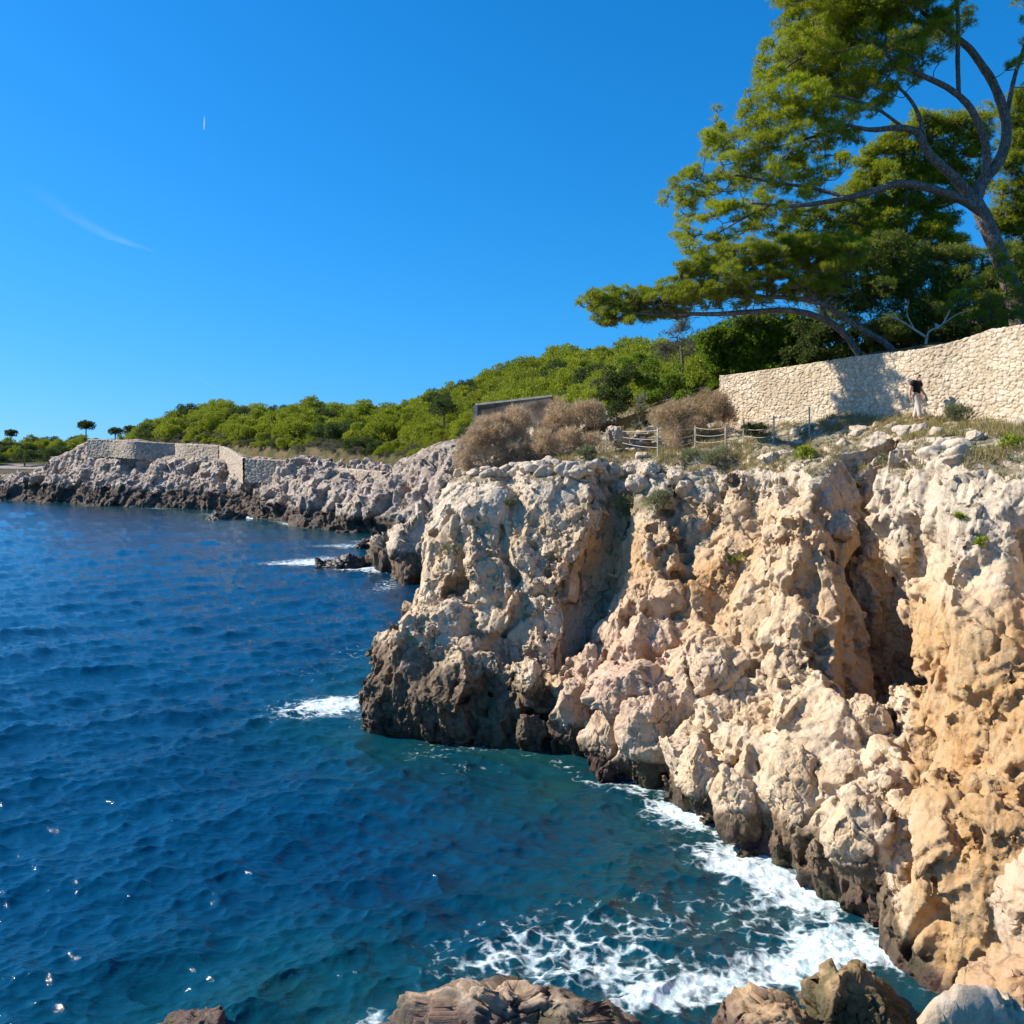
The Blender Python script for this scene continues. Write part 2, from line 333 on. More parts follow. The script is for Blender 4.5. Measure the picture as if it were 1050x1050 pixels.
for cx, cy, rx, ry, rot, amp in [
    (384,714,18,32,0,.7), (470,700,26,60,.15,.7), (425,650,22,50,.2,.5), (540,690,18,60,.1,.8), (555,640,20,40,-.1,.5),
    (640,720,50,48,0,.9), (735,690,34,44,.1,.9), (610,540,22,40,0,.6), (560,560,24,40,.2,.5), (480,560,18,60,-.3,.6),
    (830,590,48,70,0,.7), (800,690,40,60,0,.5), (675,560,24,50,-.2,.6), (885,560,20,50,.5,.5), (880,640,22,44,.3,.9),
    (960,560,34,80,0,.5), (985,640,50,30,0,.4), (960,860,40,60,0,.5), (1000,900,60,60,0,.6)]:
    c, s_ = math.cos(rot), math.sin(rot); dx, dy = BPX-cx+wob, BPY-cy+wob; a = (dx*c+dy*s_)/rx; b = (-dx*s_+dy*c)/ry
    S += amp*np.clip(1-(a*a+b*b)**1.3, 0, 1)
up = np.clip((vs[None,:]-2.55)/.3, 0, 1)*np.ones(BPX.shape)                # terrace above the brink is calmer
pill = sstep(920, 950, BPX)*sstep(480, 560, BPY)*(1-up)                    # the smoother ochre pillar
knob = sstep(700, 540, BPX)*(1-up)
fade = np.clip((vs+.14)/.1, 0, 1)[None,:]
def crag(P, s, cell, stretch=1.7, warp=.3, box=.5, rot=.25):
    wv = np.stack([perlin(P/cell*.8+k*31, s+50+k) for k in range(3)], 1)*warp
    c_, s_ = math.cos(rot), math.sin(rot); Q = np.stack([P[:,0]*c_-P[:,2]*s_, P[:,1], P[:,0]*s_+P[:,2]*c_], 1)
    Q = Q/np.array([cell,cell,cell*stretch], np.float32)+wv
    return facets(Q, s, box)
def closed(Gr, zb):
    """close a lofted sheet into a solid: down behind its last row, along the bottom, flat ends"""
    nu, nv = Gr.shape[:2]; V = Gr.reshape(-1,3); F4 = grid_faces(nu,nv)
    back = Gr[:,-1]*1.; back[:,2] = zb; low = Gr[:,0]*1.; low[:,2] = zb; nb = len(V); V = np.concatenate([V, back, low]); i = np.arange(nu-1)
    e = i*nv+nv-1; F4 = np.concatenate([F4, np.stack([e, e+nv, nb+i+1, nb+i],1), np.stack([nb+i, nb+i+1, nb+nu+i+1, nb+nu+i],1), np.stack([nb+nu+i, nb+nu+i+1, (i+1)*nv, i*nv],1)])
    T3 = []
    for u, fl in ((0,False),(nu-1,True)):
        loop = np.concatenate([u*nv+np.arange(nv), [nb+u, nb+nu+u]]); c = len(V); V = np.concatenate([V, V[loop].mean(0)[None]])
        t = np.stack([loop, np.roll(loop,-1), np.full(len(loop),c)],1); T3.append(t if not fl else t[:,::-1])
    return V, [F4, np.concatenate(T3)]
def remesh(V, Fc, voxel):
    me = mesh_np('tmp', V, Fc); o = bpy.data.objects.new('tmp', me); COL.objects.link(o)
    md = o.modifiers.new('r','REMESH'); md.mode = 'VOXEL'; md.voxel_size = voxel
    dg = bpy.context.evaluated_depsgraph_get(); ev = o.evaluated_get(dg); m2 = ev.to_mesh()
    n_ = len(m2.vertices); co = np.empty(n_*3, np.float32); m2.vertices.foreach_get('co', co); f_ = np.empty(len(m2.polygons)*4, np.int32); m2.loops.foreach_get('vertex_index', f_)
    ev.to_mesh_clear(); bpy.data.objects.remove(o); bpy.data.meshes.remove(me)
    return co.reshape(-1,3), f_.reshape(-1,4)
def vsmooth(n_, Fq, A, it):
    e0 = Fq.ravel(); e1 = np.roll(Fq,-1,1).ravel(); cnt = (np.bincount(e0, minlength=n_)+np.bincount(e1, minlength=n_)).astype(np.float32)[:,None]
    for _ in range(it):
        A = (A+np.stack([(np.bincount(e0, A[e1,k], n_)+np.bincount(e1, A[e0,k], n_)) for k in range(A.shape[1])],1)/np.maximum(cnt,1))*.5
    return A
def vnormals(V, Fq, it):
    d1 = V[Fq[:,2]]-V[Fq[:,0]]; d2 = V[Fq[:,3]]-V[Fq[:,1]]; fn = np.cross(d1, d2)
    N_ = np.stack([sum(np.bincount(Fq[:,c], fn[:,k], len(V)) for c in range(4)) for k in range(3)],1)
    N_ = N_/np.maximum(np.linalg.norm(N_,axis=1,keepdims=True),1e-9)
    N_ = vsmooth(len(V), Fq, N_, it); return (N_/np.maximum(np.linalg.norm(N_,axis=1,keepdims=True),1e-9)).astype(np.float32)
flat = lambda G: G.reshape(-1,3).astype(np.float32)
def chisel(P, Nn, s, cell, stretch, blend, warp=.25, rot=.2, gap=.06, box=.5, tilt=.55, step=.16):
    """split the surface into blocks and plane every block towards its own flat face; joints open between them"""
    wv = np.stack([perlin(P/cell*.8+k*31, s+50+k) for k in range(3)], 1)*warp
    c_, s_ = math.cos(rot), math.sin(rot); Q = np.stack([P[:,0]*c_-P[:,2]*s_, P[:,1], P[:,0]*s_+P[:,2]*c_], 1)/np.array([cell,cell,cell*stretch], np.float32)+wv
    F1, F2, H, V = worley(Q, s, box); _, iv = np.unique(H, return_inverse=True); m = np.bincount(iv).astype(np.float64)
    av = lambda A: np.stack([np.bincount(iv, A[:,k])/m for k in range(3)],1)
    c = av(P); nn = av(Nn); ln = np.linalg.norm(nn,axis=1); nn /= np.maximum(ln,1e-6)[:,None]; b = blend*np.clip((ln-.45)/.35,0,1)
    d = ((P-c[iv])*nn[iv]).sum(1); off = np.clip(d,-.5*cell,.5*cell)*(b[iv] if np.isscalar(blend) else (np.clip((ln-.45)/.35,0,1))[iv]*blend)
    g = np.stack([cellrand(H,1)-.5, cellrand(H,2)-.5, cellrand(H,3)-.5],1); cf = np.clip((ln-.35)/.35,0,1)[iv]      # every block leans its own way and stands proud or back
    off = off-np.clip(((P-c[iv])*g).sum(1),-.6*cell,.6*cell)*tilt*cf-(cellrand(H,4)-.5)*step*cell*cf
    return (P-nn[iv]*off[:,None]-Nn*(gap*(1-sstep(0,.07,F2-F1)))[:,None]).astype(np.float32)
#CACHE_A
D0 = (S+fbm(flat(G)*np.array([.16,.16,.09],np.float32), 5, 3).reshape(S.shape)*.8)*(1-.6*up)
V_, F_ = closed(G+Nn*(D0*fade)[...,None], -4.)
#MASKS
def masks(V, Nn):
    x, y = proj(V); u = sstep(.45,.8,Nn[:,2])*sstep(8.6,10.2,V[:,2]); p = sstep(920,950,x)*sstep(470,600,y)*(1-u); k = sstep(720,540,x)*(1-u)
    back = sstep(3., 1., np.maximum(0, V[:,2]-11.8))                       # ground beyond the terrace stays level
    return u, p, k, sstep(-2.6,-1.2,V[:,2])*back
V_, F_ = remesh(V_, F_, .10); n_ = vnormals(V_, F_, 8); u, p, k, q = masks(V_, n_)
h, c, f1, _ = crag(V_, 21, 3.0, 2.1, .18, .7)
V_ = V_+n_*(q*(1-.8*u)*(.8*h*(1-.35*p)-.9*(1-sstep(0,.07,c))*(1-.3*p)))[:,None]
n_ = vnormals(V_, F_, 6); V1 = chisel(V_, n_, 201, 2.5, 2.3, .6, warp=.12, gap=.35, box=.8, tilt=.6, step=.2, rot=.12); V_ = V_+(V1-V_)*(q*(1-.85*u)*(1-.2*p))[:,None]
V_, F_ = remesh(V_, [F_], .07); n_ = vnormals(V_, F_, 5); u, p, k, q = masks(V_, n_); rg = sstep(-.15,.45,perlin(V_*.35,88))*.7+.3
h, c, f1, _ = crag(V_, 33, 1.25, 2.0, .15, .7, -.22)
V_ = V_+n_*(q*(1-.55*u)*rg*(.26*h*(1-.3*p)-.34*(1-sstep(0,.07,c))))[:,None]
n_ = vnormals(V_, F_, 4); V1 = chisel(V_, n_, 121, 1.2, 2.3, .7, warp=.12, gap=.25, box=.8, tilt=.55, step=.2, rot=-.1); V_ = V_+(V1-V_)*(q*(1-.8*u)*(1-.3*p))[:,None]
V_, F_ = remesh(V_, [F_], .048); n_ = vnormals(V_, F_, 4); u, p, k, q = masks(V_, n_); rg = sstep(-.1,.5,fbm(V_*.42,89,2)+.18*k)*.8+.2
h, c, f1, _ = crag(V_, 47, .52, 1.5, .15, .6, .2)
V_ = V_+n_*(q*(1-.2*u)*rg*(.08*h-.10*(1-sstep(0,.09,c))-.05*np.abs(fbm(V_*1.3,12,3,.55))))[:,None]
n_ = vnormals(V_, F_, 3); V1 = chisel(V_, n_, 131, .55, 1.9, .65, warp=.12, gap=.09, box=.7, rot=-.2, tilt=.5, step=.15); V_ = V_+(V1-V_)*(q*(1-.4*u)*(.3+.7*rg)*(1-.25*p))[:,None]
n_ = vnormals(V_, F_, 2); V1 = chisel(V_, n_, 133, .24, 1.5, .4, warp=.15, gap=.035, box=.6, tilt=.5, step=.15); V_ = V_+(V1-V_)*(q*(.25+.75*rg))[:,None]
n_ = vnormals(V_, F_, 1); V_ = V_+n_*(q*.018*fbm(V_*3.5,9,3,.6))[:,None]
keep = V_[F_].max(1)[:,2] > -1.4; F_ = F_[keep]; used = np.zeros(len(V_), bool); used[F_] = True; ix = np.cumsum(used)-1; V_ = V_[used]; F_ = ix[F_].astype(np.int32)
#CACHE_B
def rock_attrs(P):
    """natural colour zones of the rock, by place"""
    px, py = proj(P); z = P[...,2]
    o = np.full(z.shape, .10); o = o+.26*np.exp(-((px-800)/120)**2-((py-610)/110)**2)+.74*sstep(915,955,px)*sstep(560,660,py)+.24*np.exp(-((px-700)/130)**2-((py-560)/70)**2)
    o = o-.25*sstep(560,470,px)
    pk = .95*np.exp(-((px-640)/70)**2-((py-690)/65)**2)+.4*np.exp(-((px-870)/30)**2-((py-500)/40)**2)
    g = sstep(7.0,10.6,z)*.85-.3*np.exp(-((px-800)/90)**2-((py-540)/60)**2)+.25*sstep(560,450,px)*sstep(2,6,z)
    wl = np.interp(px, [360,400,480,560,575,700,760,840,900,925,960,1050], [4.2,4.2,3.7,3.3,1.4,1.3,1.5,2.0,2.6,.8,.6,.6])
    wt = sstep(1.25*wl, .35*wl, z)
    gn = .62*np.exp(-((px-640)/70)**2-((py-510)/34)**2)+.35*np.exp(-((px-470)/30)**2-((py-560)/50)**2)
    return dict(ochre=o, pink=pk, grey=g, wet=wt, green=gn)
n_ = vnormals(V_, F_, 5); u = masks(V_, n_)[0]
AT = rock_attrs(V_); AT['green'] = np.maximum(AT['green'], sstep(.5,.9,u)*.56)
cliff = struct('cliff', mesh_np('cliff', V_, F_, attrs=AT), ROCK)
CPX, CPY = proj(V_); CP = V_
def hit(px, py, r=1.6):
    """the point of the cliff seen at a place of the photograph"""
    d = np.hypot(CPX-px, CPY-py); m = np.where((d < r) & (CP[:,1] > 5))[0]
    if len(m) == 0: m = np.array([np.argmin(d)])
    return CP[m[np.argmin(CP[m,1])]].astype(float)
_top = CP[u > .6][::3]
def ground(x, y):
    d = (_top[:,0]-x)**2+(_top[:,1]-y)**2; k = np.argsort(d)[:4]; return float(_top[k,2].mean())
# ------------------------------------------------------------------ far headland
HB = [(-170,510.5,(-170,506,254),(-170,502,260),(-170,499,272)), (0,513,(0,506,241),(0,498,246),(0,495,258)), (50,515.5,(50,499,229),(52,486,236),(55,482,250)),
      (90,518,(90,490,219),(92,464,228),(95,452,240)), (150,520,(150,490,213),(150,465,223),(150,454,236)), (220,524,(220,495,198),(222,471,208),(222,457,224)),
      (262,531,(262,508,176),(258,488,187),(256,472,204)), (300,538,(300,513,158),(300,488,170),(298,473,190)), (345,544,(345,516,146),(343,491,156),(338,477,178)),
      (400,549,(398,518,138),(396,489,146),(390,482,165)), (440,554,(438,518,131),(432,475,138),(420,472,155)), (480,560,(478,520,118),(464,458,126),(450,456,145)), (560,580,(560,520,104),(556,446,112),(560,440,128))]
HC = []
for px, b, p1, tp, inn in HB:
    B = sea(px, b); HC.append([B+W3(0,-3,-4), B, at(*p1), at(*tp), at(*inn), at(*inn)+W3(0,40,1.5)])
HU = np.array([h_[0] for h_ in HB], float); HV = np.array([-.2,0,1,1.9,2.5,3.])
hvs = np.concatenate([np.linspace(-.2,0,8)[:-1], np.linspace(0,2.1,90), np.linspace(2.1,3,30)[1:]])
H0, hui = loft(np.array(HC), HU, HV, 700, hvs)
Hn = grid_normals(blur(H0,7)); Hn *= np.sign((Hn*np.array([-.3,-.8,.5])).sum(-1,keepdims=True)+1e-6)
hup = sstep(1.85,2.2,hvs)[None,:]
H1 = H0+Hn*(fbm(flat(H0)*.035, 71, 3).reshape(H0.shape[:2])*3.*(1-.85*hup)*np.clip((hvs+.2)/.2,0,1)[None,:])[...,None]
hV, hF = closed(H1, -6.)
for s_, cell, a_, vx in ((73,7.5,2.0,.5),(75,3.3,1.15,.34),(77,1.5,.6,.24),(79,.7,.25,.19)):
    hV, hF = remesh(hV, hF if isinstance(hF, list) else [hF], vx); n_ = vnormals(hV, hF, 4); h, c, f1, _ = crag(hV, s_, cell, 1.25, .3, .4)
    hu = sstep(.5,.85,n_[:,2])*sstep(9.5,11.5,hV[:,2]); q = (1-.8*hu)*sstep(-5,-2,hV[:,2])
    hV = hV+n_*(q*a_*(1.05*h+.12*(.55-f1)-.45*(1-sstep(0,.1,c))))[:,None]
n_ = vnormals(hV, hF, 2); V1 = chisel(hV, n_, 141, 2.6, 1.4, .4, gap=.3, tilt=.8, step=.25); V1 = chisel(V1, n_, 143, 1.0, 1.3, .25, gap=.12, tilt=.7, step=.2); hV = hV+(V1-hV)*(1-.8*hu)[:,None]
H2 = hV; hup = hu
hz = H2[...,2]; hpx, hpy = proj(H2)
hw = np.interp(hpx, [-100,60,130,260,300,400,480], [5.,5.2,4.6,5.2,3.,3.,2.2])
HA = dict(ochre=np.full(hz.shape,-.2), pink=np.full(hz.shape,.22), grey=np.full(hz.shape,.62), wet=sstep(1.25*hw,.45*hw,hz)*1.05, green=.5*hup*np.ones(hz.shape))
def far_rock_material():
    m, nt = mat('far_limestone'); n = N(nt); p = n.pos()
    mid = n.noise(p,.28,6,.65); fine = n.noise(p,1.6,5,.65)
    c = n.mix(n.ramp(mid,.35,.65), (.33,.26,.205), (.50,.41,.33)); c = n.mix(n.ramp(fine,.4,.75,0,.6), c, (.55,.47,.39))
    w = n.math('ADD', n.attr('wet'), n.math('MULTIPLY', n.math('SUBTRACT', n.noise(p,.22,6,.7), .5), 2.6))
    c = n.mix(n.math('MULTIPLY', n.ramp(w,.3,.8), .93), c, n.mix(mid, (.075,.058,.044), (.13,.095,.07)))
    gr = n.ramp(n.math('ADD', n.attr('green'), n.math('MULTIPLY', n.math('SUBTRACT', n.noise(p,.2,5,.65), .5), 1.2)), .4,.6)
    c = n.mix(gr, c, n.mix(fine, (.085,.075,.035), (.17,.125,.08)))
    n.out(n.bsdf(c, .85, .25, n.bump(n.noise(p,1.1,8,.75), .8, .7))); return m
FROCK = far_rock_material()
struct('headland', mesh_np('headland', hV, hF, attrs=HA), FROCK)
# ------------------------------------------------------------------ wooded hill behind everything
PX_ = np.array([-300,60,120,160,190,240,300,350,400,440,500,560,610,660,700,745,800,860,950,1050,1200,1500], float)
FY = np.array([270,262,246,240,232,222,196,182,172,160,128,98,78,63,55,50,46.5,43.4,39.2,35.2,31,25])
FZ = np.array([4,5,11.4,14.4,14.8,14.2,12.8,12.4,11.2,11.6,13.5,14.0,14.4,14.2,14.4,14.6,15.1,15.35,15.6,15.6,15.5,15.4])
RY = np.array([330,330,320,300,280,265,255,250,242,235,215,200,185,172,160,150,140,130,120,110,100,90])
SK = np.array([476,474,464,428,416,414,411,417,410,402,379,361,353,353,350,345,335,325,315,305,300,300])   # skyline of the crowns
RZ = EYE+(HOR-SK)/F*RY-4.2
pxs = np.linspace(-300,1500,360); ts = np.linspace(0,1,90)
fy, fz, ry, rz = (np.interp(pxs, PX_, a) for a in (FY,FZ,RY,RZ))
def hill_point(px, t):
    y0, z0, y1, z1 = (np.interp(px, PX_, a) for a in (FY,FZ,RY,RZ)); y = y0+(y1-y0)*t
    return np.array([(px-525)/F*y, y, z0+(z1-z0)*t])
sk_ = np.interp(pxs, [500,745], [.05,.012])[:,None]*fy[:,None]
Yg = np.concatenate([fy[:,None]-sk_, fy[:,None]+(ry-fy)[:,None]*np.concatenate([ts,[1.25,1.7,2.6]])[None]], 1)
Zg = np.concatenate([fz[:,None]-np.interp(pxs,[500,745],[7.,4.])[:,None], fz[:,None]+(rz-fz)[:,None]*np.concatenate([ts,[1.02,.9,.3]])[None]], 1)
T = np.stack([(pxs[:,None]-525)/F*Yg, Yg, Zg], -1)
T[...,2] += fbm(T.reshape(-1,3)*.12, 91, 3).reshape(Zg.shape)*.35
def soil_material():
    m, nt = mat('scrub_soil'); n = N(nt); p = n.pos(); a = n.noise(p,.3,6,.6); b = n.noise(p,2.5,5,.6)
    c = n.mix(n.ramp(a,.35,.6), (.14,.10,.055), (.055,.06,.02)); c = n.mix(n.ramp(b,.5,.75,0,.6), c, (.2,.15,.10))
    n.out(n.bsdf(c, .95, .1, n.bump(b,.6,.2))); return m
SOIL = soil_material()
struct('hill', mesh_np('hill', T.reshape(-1,3), grid_faces(*T.shape[:2])), SOIL)
# distant shore
fs = np.linspace(-420,330,160); rows = [(485.0,0,0),(482.3,752,0),(480.5,772,.3),(477.5,800,.9),(475,830,1.6),(472,880,3),(461,960,6),(455,1100,4)]
Fg = []
for k, (py, Y, _) in enumerate(rows):
    y = 735 if k == 0 else Y; z = -1.5 if k == 0 else (0 if k == 1 else EYE-(py-HOR)/F*y)
    yy = y+np.array([fbm(np.stack([fs*.03, np.zeros_like(fs), np.zeros_like(fs)],1), 5, 3)])[0]*14
    Fg.append(np.stack([(fs-525)/F*yy, yy, np.full_like(fs, z)], 1))
Fg = np.array(Fg).transpose(1,0,2)
def shore_material():
    m, nt = mat('shore'); n = N(nt); p = n.pos(); z = n.nt.nodes.new('ShaderNodeSeparateXYZ'); n.put(z.inputs[0], p); a = n.noise(p,.08,6,.65)
    zz = n.math('ADD', z.outputs[2], n.math('MULTIPLY', n.math('SUBTRACT', a,.5), 3.5))
    c = n.mix(n.ramp(zz,.6,1.4), (.07,.055,.05), (.33,.28,.25)); c = n.mix(n.ramp(zz,3.4,4.6), c, (.07,.075,.03))
    n.out(n.bsdf(c,.9,.1,n.bump(a,.8,3.))); return m
struct('distant_shore', mesh_np('distant_shore', Fg.reshape(-1,3), grid_faces(*Fg.shape[:2])), shore_material())
# ------------------------------------------------------------------ sea
def wave_tile(L, nn, V, seed, wd, amp):
    r = np.random.default_rng(seed); k = np.fft.fftfreq(nn, L/nn)*2*PI; kx, ky = np.meshgrid(k, k, indexing='ij'); kk = np.hypot(kx,ky); kk[0,0] = 1
    Lw = V*V/9.81; c = (kx*math.cos(wd)+ky*math.sin(wd))/kk
    Ph = np.exp(-1/(kk*Lw)**2)/kk**4*(c**4*.95+.05)*np.exp(-(kk*.035)**2); Ph[0,0] = 0
    s = (r.normal(size=kk.shape)+1j*r.normal(size=kk.shape))*np.sqrt(Ph)
    h = np.fft.ifft2(s).real; dx = np.fft.ifft2(1j*kx/kk*s).real*1.15; dy = np.fft.ifft2(1j*ky/kk*s).real*1.15; q = amp/h.std()
    return np.stack([dx*q,dy*q,h*q],-1)
def tile(Tl, L, x, y, rot):
    c, s = math.cos(rot), math.sin(rot); u = (x*c+y*s)/L; v = (-x*s+y*c)/L; nn = len(Tl); u = (u-np.floor(u))*nn; v = (v-np.floor(v))*nn
    i = u.astype(int); j = v.astype(int); fu = (u-i)[...,None]; fv = (v-j)[...,None]; i %= nn; j %= nn; i1 = (i+1)%nn; j1 = (j+1)%nn
    o = Tl[i,j]*(1-fu)*(1-fv)+Tl[i1,j]*fu*(1-fv)+Tl[i,j1]*(1-fu)*fv+Tl[i1,j1]*fu*fv
    return np.stack([o[...,0]*c-o[...,1]*s, o[...,0]*s+o[...,1]*c, o[...,2]],-1)
pys = np.concatenate([np.linspace(1240,480,600), np.linspace(480,470.5,30)[1:]]); Ys = np.concatenate([EYE*F/(pys-HOR), [9000,20000,45000]])
cx = np.concatenate([[-9000,-4000,-1800,-900], np.linspace(-430,1180,1050), [1500,2500,6000]])
SX = (cx[:,None]-525)/F*Ys[None]; SY = np.repeat(Ys[None],len(cx),0); SZ = np.zeros_like(SX)
t1 = wave_tile(41., 512, 3.2, 1, -1.15, .072); t2 = wave_tile(17.3, 512, 1.55, 2, -1.45, .030); t4 = wave_tile(8.3, 512, 1.0, 5, -1.2, .0095); t3 = wave_tile(160., 256, 6.0, 3, -1.3, .06)
near = np.clip(1.6-SY/260,0,1)[...,None]
dsp = (tile(t1,41.,SX,SY,.3)+tile(t2,17.3,SX,SY,-.4)*np.clip(1.5-SY/110,0,1)[...,None]+tile(t4,8.3,SX,SY,.7)*np.clip(1.5-SY/50,0,1)[...,None]+tile(t3,160.,SX,SY,.1))*near
# shore distance, shallows and foam
def samp(pts, m=60):
    pts = np.array(pts, float); t = np.linspace(0, len(pts)-1, m); k = np.clip(t.astype(int),0,len(pts)-2); f = (t-k)[:,None]; return pts[k]*(1-f)+pts[k+1]*f
wl = CC[:,1,:2]; wl = np.concatenate([samp(wl,140), samp([sea(930,1050)[:2], (6.5,17.2), (3,16.4), (-1,16.4), (-3.4,16.2)],30)])
wlf = samp(np.array(HC)[:,1,:2], 160)
def dist(pts):
    d = np.full(SX.shape, 1e9)
    for p in pts: d = np.minimum(d, (SX-p[0])**2+(SY-p[1])**2)
    return np.sqrt(d)
dn = dist(wl); df = dist(wlf)
shal = np.exp(-(np.minimum(dn,df*.35)/5.2)**1.3)
cove = np.exp(-(((SX-5)/6.5)**2+((SY-23)/6.5)**2)); shal = np.clip(np.maximum(shal, .8*cove), 0, 1)
shal += .22*np.exp(-(((SX+2)/9)**2+((SY-19)/6)**2))
foam = np.zeros(SX.shape)
foam += (.30+.24*fbm(np.stack([SX,SY,SZ],-1).reshape(-1,3)*.5,18,2).reshape(SX.shape))*np.exp(-(dn/.55)**1.5)*(SX > -7)+.9*np.exp(-(df/1.5)**1.5)*(fbm(np.stack([SX,SY,SZ],-1).reshape(-1,3)*.05,8,2).reshape(SX.shape)*1.2+.35)
def blob(px, py, rx, ry, a, rot=0.):
    global foam
    x, y = sea(px,py)[:2]; c, s = math.cos(rot), math.sin(rot); dx = SX-x; dy = SY-y; foam += a*np.exp(-(((dx*c+dy*s)/rx)**2+((-dx*s+dy*c)/ry)**2))
for b in [(350,722,1.2,1.6,.85), (325,726,1.7,2.2,.52), (292,730,1.8,2.6,.34), (300,690,6.5,2.6,.24), (362,668,1.8,3.,.34),
          (350,574,5.4,4.,1.0), (300,577,4.2,2.4,.75), (365,583,3.6,1.8,.95), (385,586,2.2,2.,.7), (350,560,5.,2.8,.75), (372,556,2.5,2.,.6),
          (262,530,6,4.5,.9), (235,528,4,4,.9), (205,527,4,3.,.5), (160,522,6,3.,.5), (395,600,1.4,6,.55),
          (640,806,1.0,1.0,.55), (690,828,1.3,1.1,.7), (715,842,1.2,1.1,.55), (740,880,1.2,1.,.8), (775,893,1.2,.8,.85), (815,912,1.1,.8,.85), (850,925,.9,.8,.75),
          (885,975,1.3,.7,1.05), (845,985,1.1,.7,.88), (800,998,1.1,.6,.7), (750,1012,1.1,.5,.68), (700,1025,1.0,.5,.75), (655,1035,.8,.6,.8), (370,1044,.6,.45,.8),
          (700,935,2.6,1.5,.26), (610,960,3.0,1.4,.32), (545,992,2.4,1.,.34), (500,970,2.2,1.6,.26), (800,940,1.5,1.2,.3), (860,960,1.3,.8,.5), (640,1000,2.0,.8,.36),
          (430,770,2.,1.,.36), (480,790,2.6,1.3,.3)]: blob(*b)
SP = np.stack([SX,SY,SZ],-1)+dsp*np.clip(.35+dn/3,0,1)[...,None]
SP[...,2] += .10*np.clip(foam-.35,0,1)*np.abs(fbm(SP.reshape(-1,3)*2.2, 15, 3).reshape(SX.shape))*(SY<60)
def sea_material():
    m, nt = mat('sea_water'); n = N(nt); p = n.pos()
    sh = n.attr('shallow'); blot = n.noise(n.scale(p,(1,1,0)), .13, 4, .6); blot2 = n.noise(n.scale(p,(1,1,0)), .45, 5, .6)
    c = n.mix(n.ramp(blot,.35,.65), (.001,.026,.066), (.001,.042,.10))
    s2 = n.math('ADD', sh, n.math('MULTIPLY', n.math('SUBTRACT', blot, .5), .6))
    c = n.mix(n.ramp(s2,.12,.75), c, (.002,.043,.066)); c = n.mix(n.math('MULTIPLY', n.ramp(s2,.5,1.), n.ramp(blot2,.42,.62)), c, (.008,.052,.056))
    c = n.mix(n.math('MULTIPLY', n.ramp(s2,.62,1.05), n.ramp(n.noise(n.scale(p,(1,1,0)),.8,5,.6),.52,.66,0,.7)), c, (.016,.032,.022))
    fm = n.attr('foam'); wp = n.mix(.6, n.scale(p,(1,1,0)), n.noise(n.scale(p,(1,1,0)),.9,5,col=True), 'ADD')
    lace = n.math('SUBTRACT', 1., n.ramp(n.voro(wp, 1.15, 'DISTANCE_TO_EDGE'), 0, .24)); lace2 = n.math('SUBTRACT', 1., n.ramp(n.voro(wp, 3.1, 'DISTANCE_TO_EDGE'), 0, .26))
    nz = n.noise(wp, 3.4, 7, .72)
    pat = n.math('ADD', n.math('MULTIPLY', lace, .22), n.math('ADD', n.math('MULTIPLY', lace2, .2), n.math('MULTIPLY', nz, .95)))
    ff = n.ramp(n.math('ADD', n.math('MULTIPLY', fm, .69), n.math('MULTIPLY', pat, 1.0)), 1.02, 1.42)
    ff = n.math('MULTIPLY', ff, n.ramp(fm, .12, .3, 0, .95))
    hb = n.math('ADD', n.math('MULTIPLY', n.noise(n.scale(p,(.75,1.5,1)), 2.3, 5, .65), .7), n.math('MULTIPLY', n.noise(n.scale(p,(.8,1.3,1)), 6.5, 4, .65), .2))
    hb = n.math('ADD', hb, n.math('MULTIPLY', n.noise(n.scale(p,(.6,1.4,1)), .35, 3, .6), n.math('MULTIPLY', n.attr('far'), 1.3)))
    nb = n.bump(hb, .32, .3)
    w_ = n.bsdf(c, .09, .5, nb, IOR=1.33); f_ = n.bsdf(n.mix(n.ramp(n.noise(wp,5.5,6,.7),.36,.62), (.42,.60,.64), (.84,.88,.88)), .75, .2, n.bump(nz,.8,.08))
    mx = nt.nodes.new('ShaderNodeMixShader'); n.put(mx.inputs[0], ff); nt.links.new(w_, mx.inputs[1]); nt.links.new(f_, mx.inputs[2]); n.out(mx.outputs[0]); return m
struct('sea', mesh_np('sea', SP.reshape(-1,3), grid_faces(*SP.shape[:2])[:,::-1], attrs={'shallow': shal.ravel(), 'foam': foam.ravel(), 'far': sstep(35,150,SY).ravel()}), sea_material())
# ------------------------------------------------------------------ vegetation tools
def unit(a): return a/np.maximum(np.linalg.norm(a,axis=-1,keepdims=True),1e-9)
def rdir(n_): return unit(RNG.normal(size=(n_,3)))
def tufts(bag, C, A, K, L, wd, spread, tone):
    """K narrow leaves fanning from every centre C about its axis A"""
    m = len(C); d = unit(A[:,None]+RNG.normal(size=(m,K,3))*spread); l = L*RNG.uniform(.65,1.25,(m,K,1))
    s_ = unit(np.cross(d, RNG.normal(size=(m,K,3))))*wd*.5
    b = C[:,None]+RNG.normal(size=(m,K,3))*L*.12
    V = np.stack([b-s_, b+s_, b+d*l], 2).reshape(-1,3); Fc = np.arange(m*K*3).reshape(-1,3)
    bag.add(V, Fc, np.repeat(np.clip(tone+RNG.normal(size=m)*.03,0,1), K*3))
def clump_pts(c, r, m, up=.35, shell=.55):
    d = rdir(m); d[:,2] += up; d = unit(d); rad = RNG.uniform(shell**3,1,(m,1))**(1/3)
    return np.asarray(c)+d*rad*np.asarray(r), d
